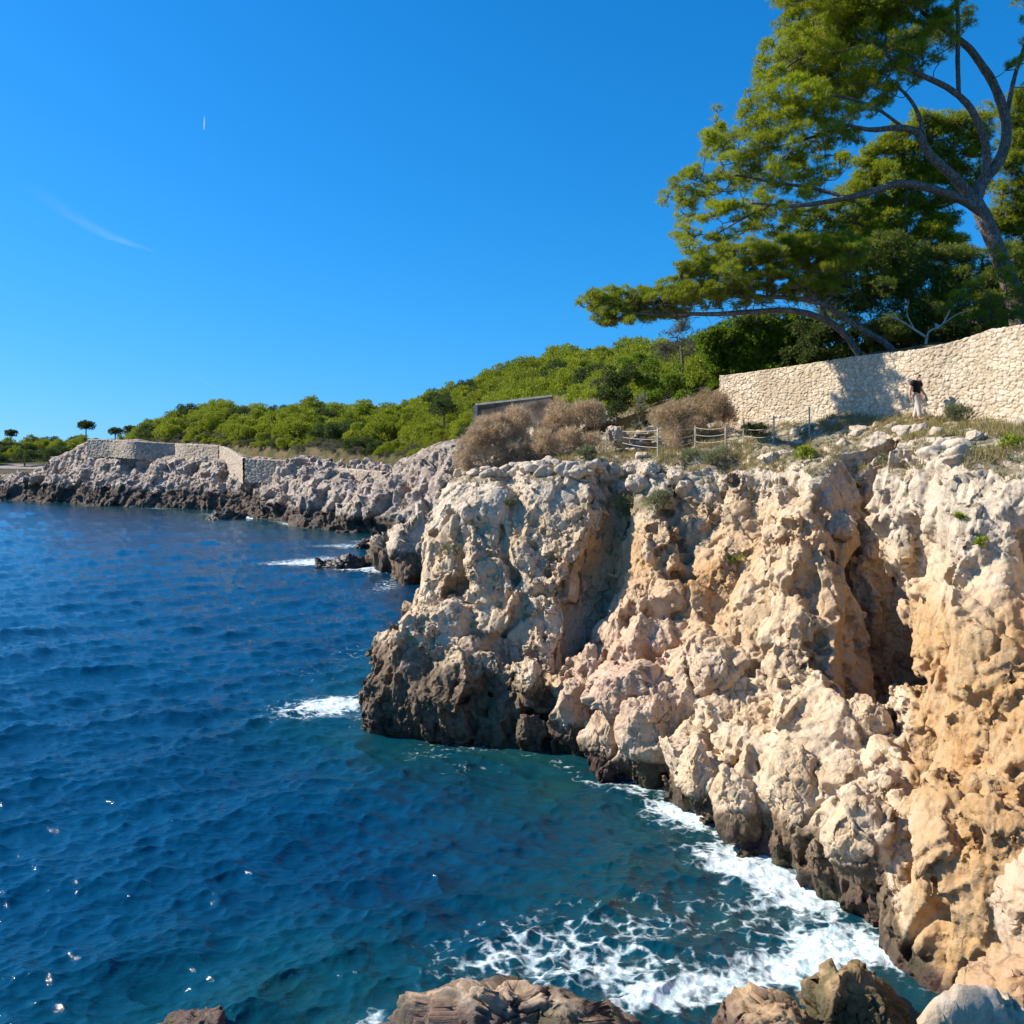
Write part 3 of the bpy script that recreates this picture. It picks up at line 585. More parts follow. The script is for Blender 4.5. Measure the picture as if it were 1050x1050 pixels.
def foliage(bag, clumps, dens, K, L, wd, spread=.75, upb=.5, up=.35, shell=.45):
    for c, r in clumps:
        r = np.asarray(r, float)*np.ones(3); m = max(6, int(dens*(r[0]*r[1]+r[0]*r[2]*2)/3)); P, d = clump_pts(c, r, m, up, shell)
        P = P+RNG.normal(size=P.shape)*r*.08
        tufts(bag, P, unit(d*.8+np.array([0,0,upb])+RNG.normal(size=d.shape)*.3), K, L, wd, spread, np.clip(RNG.uniform(0,1)*.35+RNG.uniform(0,.65,m),0,1))
def twigs(bag, skel, clumps, r0=.035, per=5, tone=.5):
    """a bent limb from the nearest wood to the clump, then twigs through the clump"""
    S_ = np.asarray(skel); C0 = np.array([c for c,_ in clumps]); dm = np.min(np.linalg.norm(C0[:,None]-S_[None,::3],axis=2),1)
    for c, r in [clumps[i] for i in np.argsort(dm)]:
        c = np.asarray(c, float); r = np.asarray(r, float)*np.ones(3)
        dd = np.linalg.norm(S_-c,axis=1)+.8*np.maximum(0, S_[:,2]-c[2]); a = S_[np.argmin(dd)]
        mid = (a+c)/2+RNG.normal(size=3)*.12*np.linalg.norm(c-a)+np.array([0,0,-.06*np.linalg.norm(c-a)])
        e0 = c-[0,0,r[2]*.2]; tube(bag, [a, mid, e0], [r0*1.3, r0, r0*.5], 5, tone, .05, 3)
        if np.linalg.norm(c-a) > .5: S_ = np.concatenate([S_, [(a+mid)/2, mid, (mid+e0)/2]])
        for _ in range(per):
            e = c+rdir(1)[0]*r*.9; e[2] = max(e[2], c[2]-.5*r[2]); k = mid+(c-mid)*RNG.uniform(.2,.9)
            tube(bag, [k, (k+e)/2+RNG.normal(size=3)*.08*r[0], e], [r0*.5, r0*.34, r0*.16], 4, tone, 0, 2)
PINE = leaf_material('pine_needles', (.085,.125,.010), (.43,.48,.018), (.28,.21,.12), .48)
PINE_DK = leaf_material('shaded_pine_needles', (.05,.08,.014), (.24,.29,.03), (.16,.13,.08), .3)  # darker copy of the needle colours, shade under the big limbs put in
HILLPINE = leaf_material('hill_foliage', (.10,.145,.012), (.38,.42,.022), (.22,.19,.06), .38)
HILLDARK = leaf_material('dark_foliage', (.035,.06,.014), (.11,.15,.026), (.12,.11,.04), .3)
HILLGREY = leaf_material('grey_foliage', (.08,.08,.045), (.19,.18,.10), (.23,.18,.12), .25)
BROAD = leaf_material('broad_leaves', (.055,.11,.010), (.26,.37,.022), (.3,.32,.04), .42)
DRY = leaf_material('dry_twigs', (.25,.165,.085), (.66,.49,.30), (.74,.60,.42), .25)
OLIVE = leaf_material('grey_green_leaves', (.10,.115,.045), (.27,.28,.14), (.28,.24,.13), .25)
YELLOW = leaf_material('dry_grass', (.20,.155,.05), (.42,.33,.13), (.2,.22,.05), .25)
LIME = leaf_material('lime_leaves', (.14,.19,.015), (.34,.38,.03), (.3,.28,.06), .3)
def bark_material(name, a, b):
    m, nt = mat(name); n = N(nt); p = n.objco(); x = n.noise(n.scale(p,(1,1,.35)), 7., 6, .65); v = n.voro(n.scale(p,(1,1,.3)), 14., 'DISTANCE_TO_EDGE')
    c = n.mix(n.ramp(x,.3,.7), a, b); c = n.mix(n.ramp(v,0,.12,.7,0), c, tuple(q*.35 for q in a))
    n.out(n.bsdf(c, .9, .15, n.bump(n.math('ADD', x, n.ramp(v,0,.15)), .8, .04))); return m
BARK = bark_material('pine_bark', (.13,.10,.085), (.30,.25,.215)); GREYTWIG = bark_material('bare_twigs', (.16,.125,.10), (.30,.25,.21))
def fill(poly, gap, rmin, rmax, seed):
    """crown lobes scattered through an outline: (px, py, r px)"""
    g = np.random.default_rng(seed); p = np.array(poly, float); q = np.roll(p,-1,0); out = []
    for _ in range(6000):
        x, y = g.uniform(p[:,0].min(),p[:,0].max()), g.uniform(p[:,1].min(),p[:,1].max())
        c = (p[:,1] > y) != (q[:,1] > y); xi = p[:,0]+(y-p[:,1])/np.where(q[:,1] == p[:,1], 1e-9, q[:,1]-p[:,1])*(q[:,0]-p[:,0])
        if (np.sum(c & (x < xi)) % 2 == 1) and all((x-o[0])**2+(y-o[1])**2 > gap*gap for o in out): out.append((x,y,g.uniform(rmin,rmax)))
    return out
def P3(pts): return [at(*p) for p in pts]
# ------------------------------------------------------------------ large pine over the wall
Yb = 43.5
def limb(name, pts, rad, parent, bark=BARK, n_=10):
    b = Bag(); tube(b, P3(pts), rad, n_, .5, .06, 6); obj(name, b.mesh(name), bark, parent); return P3(pts)
def dense(pts, k=12):
    pts = np.asarray(pts); t = np.linspace(0,len(pts)-1,(len(pts)-1)*k); return smooth(np.arange(len(pts)), pts, t) if len(pts) > 2 else pts
def to_local(o, base):
    """parts are built in world place; seat them under an Empty at the base of the thing"""
    for c in o.children: c.location = (-base[0],-base[1],-base[2])
base = at(1044,338,Yb); pine = thing('pine_tree', 'large old pine with thick forking grey limbs towering over the stone wall', 'tree', base)
sk = []
sk += list(dense(limb('trunk', [(1048,352,Yb),(1040,305,Yb),(1022,256,Yb),(1008,222,Yb),(997,202,Yb)], [.46,.40,.37,.36,.34], pine)))
L_ = [([(872,128,Yb-1.4),(835,140,Yb-1),(800,150,Yb-.6),(765,158,Yb-.3),(738,150,Yb)], [.08,.07,.06,.05,.03]), ([(870,203,Yb-2.3),(830,192,Yb-1.6),(795,188,Yb-1),(755,180,Yb-.6),(722,188,Yb-.4)], [.09,.08,.06,.05,.03]),
      ([(790,210,Yb-3.2),(760,225,Yb-2),(735,240,Yb-1)], [.06,.05,.03]), ([(890,45,Yb-1.5),(855,55,Yb-1),(820,60,Yb-.6),(790,85,Yb-.3)], [.08,.07,.05,.03]),
      ([(1003,214,Yb),(984,188,Yb-.2),(953,158,Yb-.5),(940,136,Yb-.7),(921,131,Yb-.9),(893,133,Yb-1.2),(868,128,Yb-1.5)], [.27,.235,.2,.17,.14,.11,.06]),
      ([(1000,208,Yb),(1008,186,Yb+.2),(1027,160,Yb+.4),(1032,127,Yb+.6),(1020,89,Yb+.5),(1006,66,Yb+.4),(992,48,Yb+.3),(970,31,Yb),(945,12,Yb-.3)], [.27,.27,.25,.225,.2,.18,.16,.13,.08]),
      ([(1010,182,Yb+.1),(1011,150,Yb),(997,114,Yb-.3),(975,92,Yb-.6),(941,75,Yb-1),(905,54,Yb-1.4),(880,36,Yb-1.7)], [.2,.18,.16,.14,.12,.1,.06]),
      ([(1004,216,Yb),(984,204,Yb-.5),(953,193,Yb-1.),(923,188,Yb-1.5),(892,197,Yb-2),(853,206,Yb-2.5),(812,211,Yb-3),(770,208,Yb-3.4)], [.22,.2,.19,.17,.14,.11,.09,.05]),
      ([(949,148,Yb-.5),(942,118,Yb-.3),(930,98,Yb-.2),(915,85,Yb-.2)], [.11,.09,.08,.05]),
      ([(983,95,Yb-.4),(982,60,Yb-.3),(982,13,Yb-.2),(976,-40,Yb-.2),(985,-90,Yb)], [.1,.1,.09,.07,.05]),
      ([(1032,120,Yb+.6),(1040,80,Yb+.9),(1052,40,Yb+1.2),(1060,-20,Yb+1.4)], [.12,.1,.09,.06]),
      ([(930,134,Yb-.8),(900,112,Yb-.9),(868,100,Yb-1.1),(835,98,Yb-1.4)], [.08,.07,.06,.04])]
for pts, rad in L_: sk += list(dense(limb('limb', pts, rad, pine)))
CL = [(838,22,46),(880,12,48),(925,14,42),(858,62,44),(812,62,34),(795,100,30),(832,104,36),(884,84,36),(775,134,26),(742,142,22),(800,142,30),(848,132,30),(752,172,25),(790,182,26),
      (722,192,20),(706,216,17),(742,216,24),(774,220,22),(738,246,18),(716,256,13),(820,170,22),(860,168,18),(925,52,34),(962,28,26),(900,-30,60),(848,-30,48),(955,-34,48),(1005,-38,40),(832,-70,46),(930,-80,60),(880,-100,50),(990,-90,50),
      (818,36,26),(788,72,18),(765,112,16),(735,128,12),(712,178,12),(694,200,10),(806,10,22),(900,112,20),(1046,62,18),(1052,100,20),(1060,30,22),(1065,-20,40),(880,50,30),(770,160,16),(700,240,10),(790,210,20),(826,200,16)]
CL += fill([(802,8),(778,55),(764,100),(750,128),(724,122),(730,150),(706,178),(692,185),(688,215),(702,228),(694,252),(718,266),(745,248),(790,238),(832,222),(842,190),(866,168),(872,132),(905,112),(935,88),(960,60),(990,45),(985,-20),(800,-20)], 12.5, 12, 19, 4)
pc = []
for x,y,r in CL:
    Y = Yb-.2+RNG.normal()*1.1; R_ = r/F*Y
    for _ in range(max(4,int(r/3.4))):
        o_ = rdir(1)[0]*R_*RNG.uniform(.25,.85); q_ = RNG.uniform(.30,.44); pc.append((at(x,y,Y)+o_*[1,1.7,.85], (R_*q_,R_*q_*1.1,R_*q_*.55)))
b = Bag(); foliage(b, pc, 640, 9, .19, .0155, .6, .75, .5); obj('crown', b.mesh('crown', False), PINE, pine)
b = Bag(); twigs(b, sk, pc, .02, 3); obj('twigs', b.mesh('twigs'), GREYTWIG, pine)
to_local(pine, base)
# ------------------------------------------------------------------ leaning pine with flat layered pads
Yl = 42.5
base = at(884,368,Yl); lp = thing('leaning_pine', 'low pine leaning out to the left over the wall, crown in flat bright green layers', 'tree', base)
sk = []
for pts, rad in [([(888,378,Yl),(880,362,Yl),(868,345,Yl-.2),(850,330,Yl-.4),(826,321,Yl-.7),(800,318,Yl-1),(768,320,Yl-1.3),(735,322,Yl-1.6),(700,322,Yl-1.9),(660,322,Yl-2.2),(630,318,Yl-2.5)], [.2,.17,.16,.15,.14,.13,.11,.1,.08,.06,.04]),
                 ([(920,366,Yl-.4),(908,352,Yl-.5),(888,340,Yl-.6),(866,326,Yl-.6),(845,312,Yl-.8),(815,306,Yl-1),(780,304,Yl-1.2),(745,300,Yl-1.5)], [.17,.15,.14,.13,.12,.1,.08,.05]),
                 ([(850,330,Yl-.4),(838,306,Yl-.3),(818,288,Yl-.6),(790,280,Yl-1)], [.09,.08,.07,.05]), ([(845,312,Yl-.8),(862,290,Yl-.4),(872,272,Yl-.2)], [.07,.06,.04])]:
    sk += list(dense(limb('trunk' if not sk else 'limb', pts, rad, lp)))
pc = []
for x,y,r,dz in [(722,278,20,.5),(748,268,20,.45),(776,264,20,.4),(804,262,20,.4),(832,260,18,.4),(858,257,18,.4),(876,256,12,.4),(735,292,16,.4),(764,290,15,.4),(712,300,17,.5),(800,284,14,.35),
                 (612,311,13,.6),(634,313,15,.55),(655,310,14,.5),(678,304,15,.5),(698,306,14,.5),(640,322,14,.5),(603,307,8,.6)]+[(x,y,r,.6) for x,y,r in fill([(702,300),(706,272),(742,256),(800,249),(880,246),(886,262),(850,285),(800,296),(750,304)], 10, 9, 14, 5)+fill([(598,312),(612,300),(645,300),(690,294),(716,304),(705,322),(660,330),(622,334)], 9, 8, 12, 6)+fill([(715,300),(800,292),(850,288),(870,300),(800,312),(730,316)], 12, 7, 11, 7)]+[(668,318,13,.5),(730,307,13,.4),(770,303,13,.35),(806,300,12,.35),(840,296,13,.4),(690,290,12,.5),(700,275,10,.5),(622,326,9,.5)]:
    Y = Yl-.6-(900-x)/300*1.2+RNG.normal()*.8; R_ = r/F*Y
    for _ in range(9): pc.append((at(x,y,Y)+RNG.uniform(-1,1,3)*R_*[.95,1.5,.35], (R_*.42,R_*.5,R_*dz*.5)))
b = Bag(); foliage(b, pc, 700, 9, .17, .0155, .55, 1.0, .7); obj('crown', b.mesh('crown', False), PINE, lp)
b = Bag(); twigs(b, sk, pc, .018, 3)
for _ in range(170):
    q = sk[RNG.integers(len(sk))]; x = RNG.uniform(640,860); a = at(x, RNG.uniform(300,326), Yl-1-(900-x)/300*1.5); e = a+RNG.normal(size=3)*[.6,.5,.25]; tube(b, [a,(a+e)/2+RNG.normal(size=3)*.08,e], [.014,.01,.005], 4, .5, 0, 2)
obj('twigs', b.mesh('twigs'), GREYTWIG, lp); to_local(lp, base)
# ------------------------------------------------------------------ other trees and bushes behind the wall
def bush(name, label, cat, cl, mat_, dens, K, L, wd, stem=None, group=None, spread=.8, Yj=.8, sub=8, twig=GREYTWIG, flat=.75, upb=.5, bark=BARK, trunk_r=.1, crown='foliage'):
    """cl: (px, py, r px, Y) lobes; stem: pixel polyline for the trunk"""
    lob = [(at(x,y,Y), r/F*Y) for x,y,r,Y in cl]
    bs = at(*stem[0]) if stem else np.array([np.mean([l[0][0] for l in lob]), np.mean([l[0][1] for l in lob]), min(l[0][2]-l[1] for l in lob)])
    t = thing(name, label, cat, bs, group); pc = []
    for c, r in lob:
        for _ in range(sub): q_ = RNG.uniform(.36,.52); pc.append((c+rdir(1)[0]*r*RNG.uniform(.3,.75)*[1,Yj*1.4,.85], (r*q_,r*q_*1.05,r*q_*flat)))
    b = Bag(); foliage(b, pc, dens, K, L, wd, spread, upb); obj(crown, b.mesh('f', False), mat_, t)
    b = Bag(); s0 = P3(stem) if stem else [bs, bs+(lob[0][0]-bs)*.5]
    tube(b, s0, np.linspace(trunk_r, trunk_r*.5, len(s0)), 7, .5, .05); twigs(b, dense(s0,6), pc, trunk_r*.25, 3); obj('trunk' if stem else 'stems', b.mesh('s'), bark, t)
    to_local(t, bs); return t
bush('pine_tree', 'bright green pine standing behind the forking limbs of the large old pine', 'tree', [(x,y,r,50.5) for x,y,r in fill([(812,222),(862,204),(892,206),(900,262),(836,268),(800,256)], 13, 11, 16, 14)]+[(x,y,r,52.5) for x,y,r in fill([(872,200),(890,150),(940,122),(1000,112),(1018,160),(1000,200),(975,215),(990,262),(930,275),(880,268)], 14, 13, 20, 8)]+[(880,205,22,52),(905,185,28,52),(930,165,28,53),(905,225,26,52),(940,235,26,52),(900,160,18,53),(960,130,22,53),(985,125,18,53),(930,205,24,53),(965,220,22,53),(885,240,22,52),(925,258,26,52),(1005,140,16,54),(960,180,22,54),(975,255,24,52),(880,265,24,51)], PINE, 330, 8, .19, .024, [(935,352,52),(932,300,52),(928,240,52),(930,190,52)], trunk_r=.2, crown='crown')
bush('pine_tree', 'yellow green pine at the right edge behind the trunk of the large old pine', 'tree', [(x,y,r,50) for x,y,r in fill([(1015,215),(1030,150),(1035,100),(1100,90),(1100,330),(1040,330),(1030,270)], 15, 13, 19, 9)]+[(1040,170,20,50),(1048,200,24,50),(1030,225,18,50),(1055,150,24,50),(1060,230,24,50),(1050,255,20,50),(1042,100,14,50),(1070,110,26,50),(1068,190,24,50)], PINE, 330, 8, .19, .024, [(1062,345,50),(1060,280,50),(1056,200,50)], trunk_r=.2, crown='crown')
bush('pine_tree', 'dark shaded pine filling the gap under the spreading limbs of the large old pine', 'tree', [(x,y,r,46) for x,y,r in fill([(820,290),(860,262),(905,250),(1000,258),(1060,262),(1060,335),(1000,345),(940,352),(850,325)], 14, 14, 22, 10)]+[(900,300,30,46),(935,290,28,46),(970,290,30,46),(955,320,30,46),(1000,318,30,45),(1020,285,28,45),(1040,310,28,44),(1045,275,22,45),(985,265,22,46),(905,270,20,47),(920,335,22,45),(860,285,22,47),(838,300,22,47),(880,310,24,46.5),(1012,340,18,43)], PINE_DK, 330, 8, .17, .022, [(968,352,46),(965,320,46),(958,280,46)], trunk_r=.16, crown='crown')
bush('shrub', 'bright leafy green shrub rising over the left end of the stone wall', 'shrub', [(x,y,r,50.5) for x,y,r in fill([(722,345),(760,330),(830,325),(845,345),(820,378),(735,384)], 12, 12, 18, 11)]+[(745,352,22,51),(770,345,24,51),(760,368,22,50.5),(795,352,22,50.5),(735,372,16,51),(785,375,18,50),(810,338,16,50.5)], BROAD, 420, 6, .15, .07)
bush('shrub', 'dark glossy shrub behind the wall below the leaning pine trunks', 'shrub', [(x,y,r,47.5) for x,y,r in fill([(830,340),(870,335),(930,340),(1000,335),(1040,325),(1045,345),(960,362),(880,372),(835,380)], 13, 12, 17, 12)]+[(826,350,24,49),(850,345,20,49),(832,368,18,48),(870,360,18,47),(812,368,16,49),(900,358,18,46.5),(935,348,16,45.5),(975,342,18,44.5)], HILLDARK, 420, 6, .15, .06)
bush('young_pine', 'bushy young pine in front of the base of the large old pine trunk', 'tree', [(1000,292,14,42.3),(1030,280,15,42.3),(1046,300,16,42),(1015,310,16,42),(985,305,14,42.3),(1040,322,15,41.6),(1000,326,13,42),(1062,285,16,42),(970,318,11,42.3),(1022,262,11,42.4),(1052,268,13,42.2),(1024,330,13,41.6),(985,330,11,42)], PINE, 420, 8, .17, .017, [(1018,346,42),(1016,320,42),(1012,300,42)], trunk_r=.1, crown='crown')
# bare little tree at the wall
b = Bag(); t = thing('bare_tree', 'small leafless pale tree forking just above the wall near the person', 'tree', at(948,362,41))
for pts, r in [([(948,366,41),(950,350,41),(953,340,41),(966,333,41),(974,318,41)],.07),([(950,346,41),(938,338,41),(922,328,41),(905,322,41)],.06),([(966,333,41),(982,322,41),(996,318,41)],.03),([(922,328,41),(912,316,41)],.03),([(938,338,41),(930,322,41),(932,308,41)],.03)]: tube(b, P3(pts), np.linspace(r,r*.4,len(pts)), 7, .5, .05)
obj('trunk', b.mesh('t'), plain('pale_bark', (.42,.35,.29), .9, .1), t); to_local(t, at(948,362,41))
# mid ground bushes, left of the wall
bush('shrub', 'dark green round shrub between the two dry brown bushes', 'shrub', [(628,392,20,56),(640,408,18,55),(618,405,14,55),(632,420,14,54),(645,385,14,56)], HILLDARK, 420, 6, .14, .055)
bush('shrub', 'leafy green ivy covered shrub above the steps', 'shrub', [(668,385,18,56),(690,390,18,55),(665,405,14,54),(712,392,18,54),(735,398,16,52),(700,408,12,52),(650,370,16,58),(722,378,16,55)], BROAD, 420, 6, .14, .06)
bush('bare_pine', 'grey half dead pine thicket under the tip of the leaning pine', 'tree', [(690,352,18,57),(710,358,18,56),(675,362,14,57),(722,345,16,56),(700,338,14,57)], HILLGREY, 260, 7, .16, .02, [(700,400,56),(700,375,56),(698,355,56)], trunk_r=.12)
bush('shrub', 'yellowish shrub beside the gap at the top of the steps', 'shrub', [(656,420,9,51),(653,436,7,50),(660,408,9,52)], OLIVE, 420, 6, .1, .03)
def dry_bush(label, cl, sx0, sx1, sy, Ys):
    lob = [(at(x,y,Y), r/F*Y) for x,y,r,Y in cl]; bs = at((sx0+sx1)/2, sy, Ys); t = thing('dry_bush', label, 'bush', bs); pc = []
    for c, r in lob:
        for _ in range(5): pc.append((c+rdir(1)[0]*r*.55*[1,1.1,.9], (r*.5,r*.55,r*.45)))
    b = Bag(); foliage(b, pc, 560, 6, .26, .019, .8, .75, .3, .15); obj('seed_heads', b.mesh('f', False), DRY, t)
    b = Bag()
    for c, r in pc*3:
        a = at(RNG.uniform(sx0,sx1), sy+RNG.uniform(-3,6), Ys+RNG.normal()*.5); e = c+rdir(1)[0]*r[0]; tube(b, [a, (a+e)/2+RNG.normal(size=3)*.15, e], [.014,.01,.004], 4, .4, 0, 2)
    obj('stems', b.mesh('s'), plain('dry_stems', (.24,.165,.115), .95, .1), t); to_local(t, bs)
dry_bush('broad dry brown bush spreading over the left brow of the cliff', [(497,445,20,46.5),(520,434,18,47.5),(486,458,22,45.8),(508,450,26,47),(535,440,27,48),(562,432,27,48.5),(585,424,26,49),(602,428,20,48.5),(520,466,20,46),(550,458,22,46.5),(580,452,20,46.5),(604,450,14,46),(476,476,14,45.2)], 485, 610, 482, 46)
dry_bush('dry tan bush behind the rope fence beside the left end of the stone wall', [(684,430,22,45.5),(704,422,23,46),(728,420,23,46),(747,428,18,45.8),(688,448,18,45),(715,444,20,45),(742,446,16,45)], 680, 755, 462, 45)
# ------------------------------------------------------------------ the wooded hill: one mesh per kind, every tree an object
def tree_kind(seed, flat, lumps, dens, K, L, wd, m, R=1.):
    g = np.random.default_rng(seed); cl = []
    for k in range(lumps):
        a = g.uniform(0,2*PI); q = math.sqrt(g.uniform(0,1))*.9; z = (1-.9*q*q)*flat*g.uniform(.45,1.15)+.12; s_ = g.uniform(.18,.36)
        cl.append((np.array([math.cos(a)*q, math.sin(a)*q, z]), (s_,s_,s_*.72)))
    b = Bag(); foliage(b, cl, dens, K, L, wd, .85, .5, .4, .5); f = b.mesh('crown', False); f.materials.append(m)
    b = Bag(); tube(b, [(0,0,-.35),(.03,.02,.2),(0,.05,flat*.7)], [.07,.06,.03], 7, .5, .05)
    for c, r in cl[:8]: tube(b, [(0.02,.03,.15), np.array(c)*.5+[0,0,.1], c], [.03,.022,.01], 5, .5, 0, 2)
    s_ = b.mesh('trunk'); s_.materials.append(BARK); return f, s_
KINDS = [tree_kind(1,.85,36,1150,4,.085,.03,HILLPINE), tree_kind(2,.7,34,1150,4,.085,.03,HILLPINE), tree_kind(3,1.0,38,1100,4,.08,.028,HILLPINE), tree_kind(4,.8,30,1000,4,.085,.032,HILLDARK), tree_kind(5,.6,18,700,5,.1,.018,HILLGREY), tree_kind(6,.75,34,1150,4,.085,.03,HILLPINE)]
KLAB = ['rounded yellow green pine among the many covering the wooded hill', 'low spreading yellow green pine among the many covering the wooded hill', 'taller domed yellow green pine among the many covering the wooded hill',
        'dark green tree among the brighter pines on the wooded hill', 'grey brown thinly leaved bush among the trees on the wooded hill', 'bright bushy pine with a lumpy crown among the many covering the wooded hill']
def plant_tree(k, p, r, hz=1., name='pine_tree', label=None, group='trees covering the wooded hill', cat='tree'):
    f, s_ = KINDS[k]; t = thing(name, label or KLAB[k], cat, p, group, RNG.uniform(0,6.28)); t.scale = (r,r,r*hz)
    obj('crown', f, None, t); obj('trunk', s_, None, t); return t
placed = []
ridge = [(x, 1.) for x in np.arange(140,760,13.5)]
for k_ in range(12000):
    if len(placed) >= 290: break
    px, tt = ridge[k_] if k_ < len(ridge) else (RNG.uniform(138,790), RNG.uniform(0.02,.97)**1.1)
    if px > 745 and RNG.uniform() < .6: continue
    p = hill_point(px, tt); Y = p[1]
    r = RNG.uniform(3.4,5.4)*(1 if px < 420 else .86)*(1.0 if Y > 110 else .62)
    if k_ < len(ridge): p = hill_point(px+RNG.uniform(-3,3), RNG.uniform(.93,1.)); r *= .95
    low = tt < .13 and px < 470
    if low: r = RNG.uniform(1.4,2.6)
    if any((p[0]-q[0])**2+((p[1]-q[1])*.8)**2 < ((.36 if k_ < len(ridge) else .50)*(r+q[3]))**2 for q in placed): continue
    placed.append((*p, r)); x = RNG.uniform()
    k = (4 if x < .45 else 3 if x < .65 else 1) if low else (3 if x < .13 else 4 if x < .19 else [0,1,2,5][RNG.integers(4)])
    plant_tree(k, (p[0],p[1],p[2]-.2*r), r, RNG.uniform(1.0,1.35), 'bush' if k == 4 else 'pine_tree', cat='bush' if k == 4 else 'tree')
for px, Y, py, r, k in [(445,212,398,2.0,3),(455,150,412,2.4,3),(325,228,410,1.6,3),(640,150,356,2.6,0)]:
    plant_tree(k, at(px,py+18,Y), r, 1.5, label={445:'small dark tree standing proud on the hill skyline',455:'dark crowned pine with bare trunk low on the hill by the dry bush',325:'small dark treetop poking from the skyline left of centre',640:'pale crowned pine at the top right of the hill skyline'}[px])
low_ = []
for _ in range(3000):
    if len(low_) >= 130: break
    px = RNG.uniform(150,500); p = hill_point(px, RNG.uniform(-.02,.17)); r = RNG.uniform(1.1,2.3)*(1 if p[1] > 130 else .7)
    if any((p[0]-q[0])**2+((p[1]-q[1])*.8)**2 < (.55*(r+q[3]))**2 for q in low_): continue
    low_.append((*p,r)); k = [4,4,3,1,5][RNG.integers(5)]
    plant_tree(k, (p[0],p[1],p[2]-.3*r), r, RNG.uniform(.7,1.), 'bush', ['','low bright bush at the foot of the wooded hill behind the headland','','low dark bush at the foot of the wooded hill behind the headland','low grey brown bush at the foot of the wooded hill behind the headland','low lumpy yellow green bush at the foot of the wooded hill behind the headland'][k], 'low bushes at the foot of the wooded hill', 'bush')
# distant shore trees
for i in range(110):
    px = RNG.uniform(-60,178); tt = RNG.uniform(0,1); Y = 800+tt*190; z = EYE-((475-tt*17)-HOR)/F*Y; r = RNG.uniform(7.5,12.5)
    plant_tree([3,3,0,1,3][i%5], ((px-525)/F*Y, Y, z-1.5), r, RNG.uniform(.9,1.3), 'far_tree', 'dark green tree in the low belt of woodland along the distant shore', 'trees on the distant shore')
def umbrella(px, py0, py1, wpx, Y, label):
    """stone pine: flat dome on a bare stem"""
    b = Bag(); R_ = wpx/2/F*Y; h_ = (py1-py0)/F*Y; top = at(px,py0,Y); t = thing('umbrella_pine', label, 'tree', (top[0],Y,top[2]-h_-4), 'umbrella pines on the distant shore')
    cl = [(np.array([math.cos(a)*R_*q, math.sin(a)*R_*q, h_*.62+4+h_*.16*(1-q)]), (R_*.40,R_*.40,h_*.30)) for a, q in [(k*2.4, math.sqrt(k/11)*.72) for k in range(12)]]
    foliage(b, cl, 9, 5, 1.0, .5, .8); obj('crown', b.mesh('c', False), HILLDARK, t)
    b = Bag(); tube(b, [(0,0,0),(.2,0,h_*.4+4),(0,.1,h_*.7+4)], [.6,.5,.4], 7); obj('trunk', b.mesh('t'), BARK, t)
for a in [(88,432,446,19,860,'umbrella pine with a flat round crown clear of the others on the distant shore'),(118,439,450,16,870,'first low umbrella pine right of the clear standing one on the distant shore'),(134,437,448,17,880,'wider umbrella pine before the hill on the distant shore'),(148,438,448,12,890,'small umbrella pine touching the wooded hill'),(11,441,452,14,880,'umbrella pine at the far left edge of the distant shore')]: umbrella(*a)
# ------------------------------------------------------------------ stone walls
def wall_material(name, a, b, mortar, dark=0.):
    m, nt = mat(name); n = N(nt); p = n.pos(); t = n.attr('tone'); j = n.attr('joint')
    c = n.mix(t, a, b); c = n.mix(n.ramp(n.noise(p,5.,5,.6),.4,.72,0,.5), c, tuple(q*.62 for q in a)); c = n.mix(n.ramp(n.noise(p,.5,5,.65),.42,.68,0,.6), c, (.38,.29,.19))
    c = n.mix(j, c, mortar); n.out(n.bsdf(c, .9, .15, n.bump(n.noise(p,9.,6,.7), .6, .05))); return m
def stone_wall(name, label, cat, pts, tops, bots, cell, mat_, thick=.5, res=.035, depth=.07, cope=0.):
    """plan line pts (x,y), top and bottom heights; each stone is a swelling of the face with its own tone"""
    pts = np.array(pts, float); L = np.concatenate([[0], np.cumsum(np.linalg.norm(np.diff(pts,axis=0),axis=1))]); nu = int(L[-1]/res)+2; u = np.linspace(0,L[-1],nu)
    x = pchip(L, pts, u); zt = np.interp(u, L, tops); zb = np.interp(u, L, bots); d = np.gradient(x, axis=0); nn = np.stack([d[:,1],-d[:,0]],1); nn /= np.linalg.norm(nn,axis=1,keepdims=True)
    H = float(np.max(zt-zb)); nf = int(H/res)+2; nt_ = max(6,int(thick/res)); rows = []; rn = []
    for k in range(nf): z = zb+(zt-zb)*k/(nf-1); rows.append(np.column_stack([x, z])); rn.append(np.column_stack([nn, np.zeros(nu)]))
    for k in range(1,nt_): rows.append(np.column_stack([x-nn*thick*k/(nt_-1), zt])); rn.append(np.tile([0,0,1.],(nu,1)))
    for k in (.5,1.): rows.append(np.column_stack([x-nn*thick, zt+(zb-zt)*k])); rn.append(np.column_stack([-nn, np.zeros(nu)]))
    G_ = np.stack(rows,1); Nn_ = np.stack(rn,1); P = G_.reshape(-1,3).astype(np.float32); wp = np.stack([perlin(P/cell*.9+k*9,k) for k in range(3)],1)*.25
    F1, F2, Hh, V = worley(P/np.array([cell,cell,cell*.72],np.float32)+wp, 5, .65); e = F2-F1; sw = sstep(0,.15,e)
    Dd = depth*(sw-.5)+depth*.5*(cellrand(Hh,2)-.5)+.012*fbm(P*6,4,3)
    P2 = P+Nn_.reshape(-1,3)*Dd[:,None]; me = mesh_np(name, P2, grid_faces(*G_.shape[:2]), attrs={'tone': cellrand(Hh,1), 'joint': 1-sstep(.03,.13,e)})
    return tag(obj(name, me, mat_), label, cat)
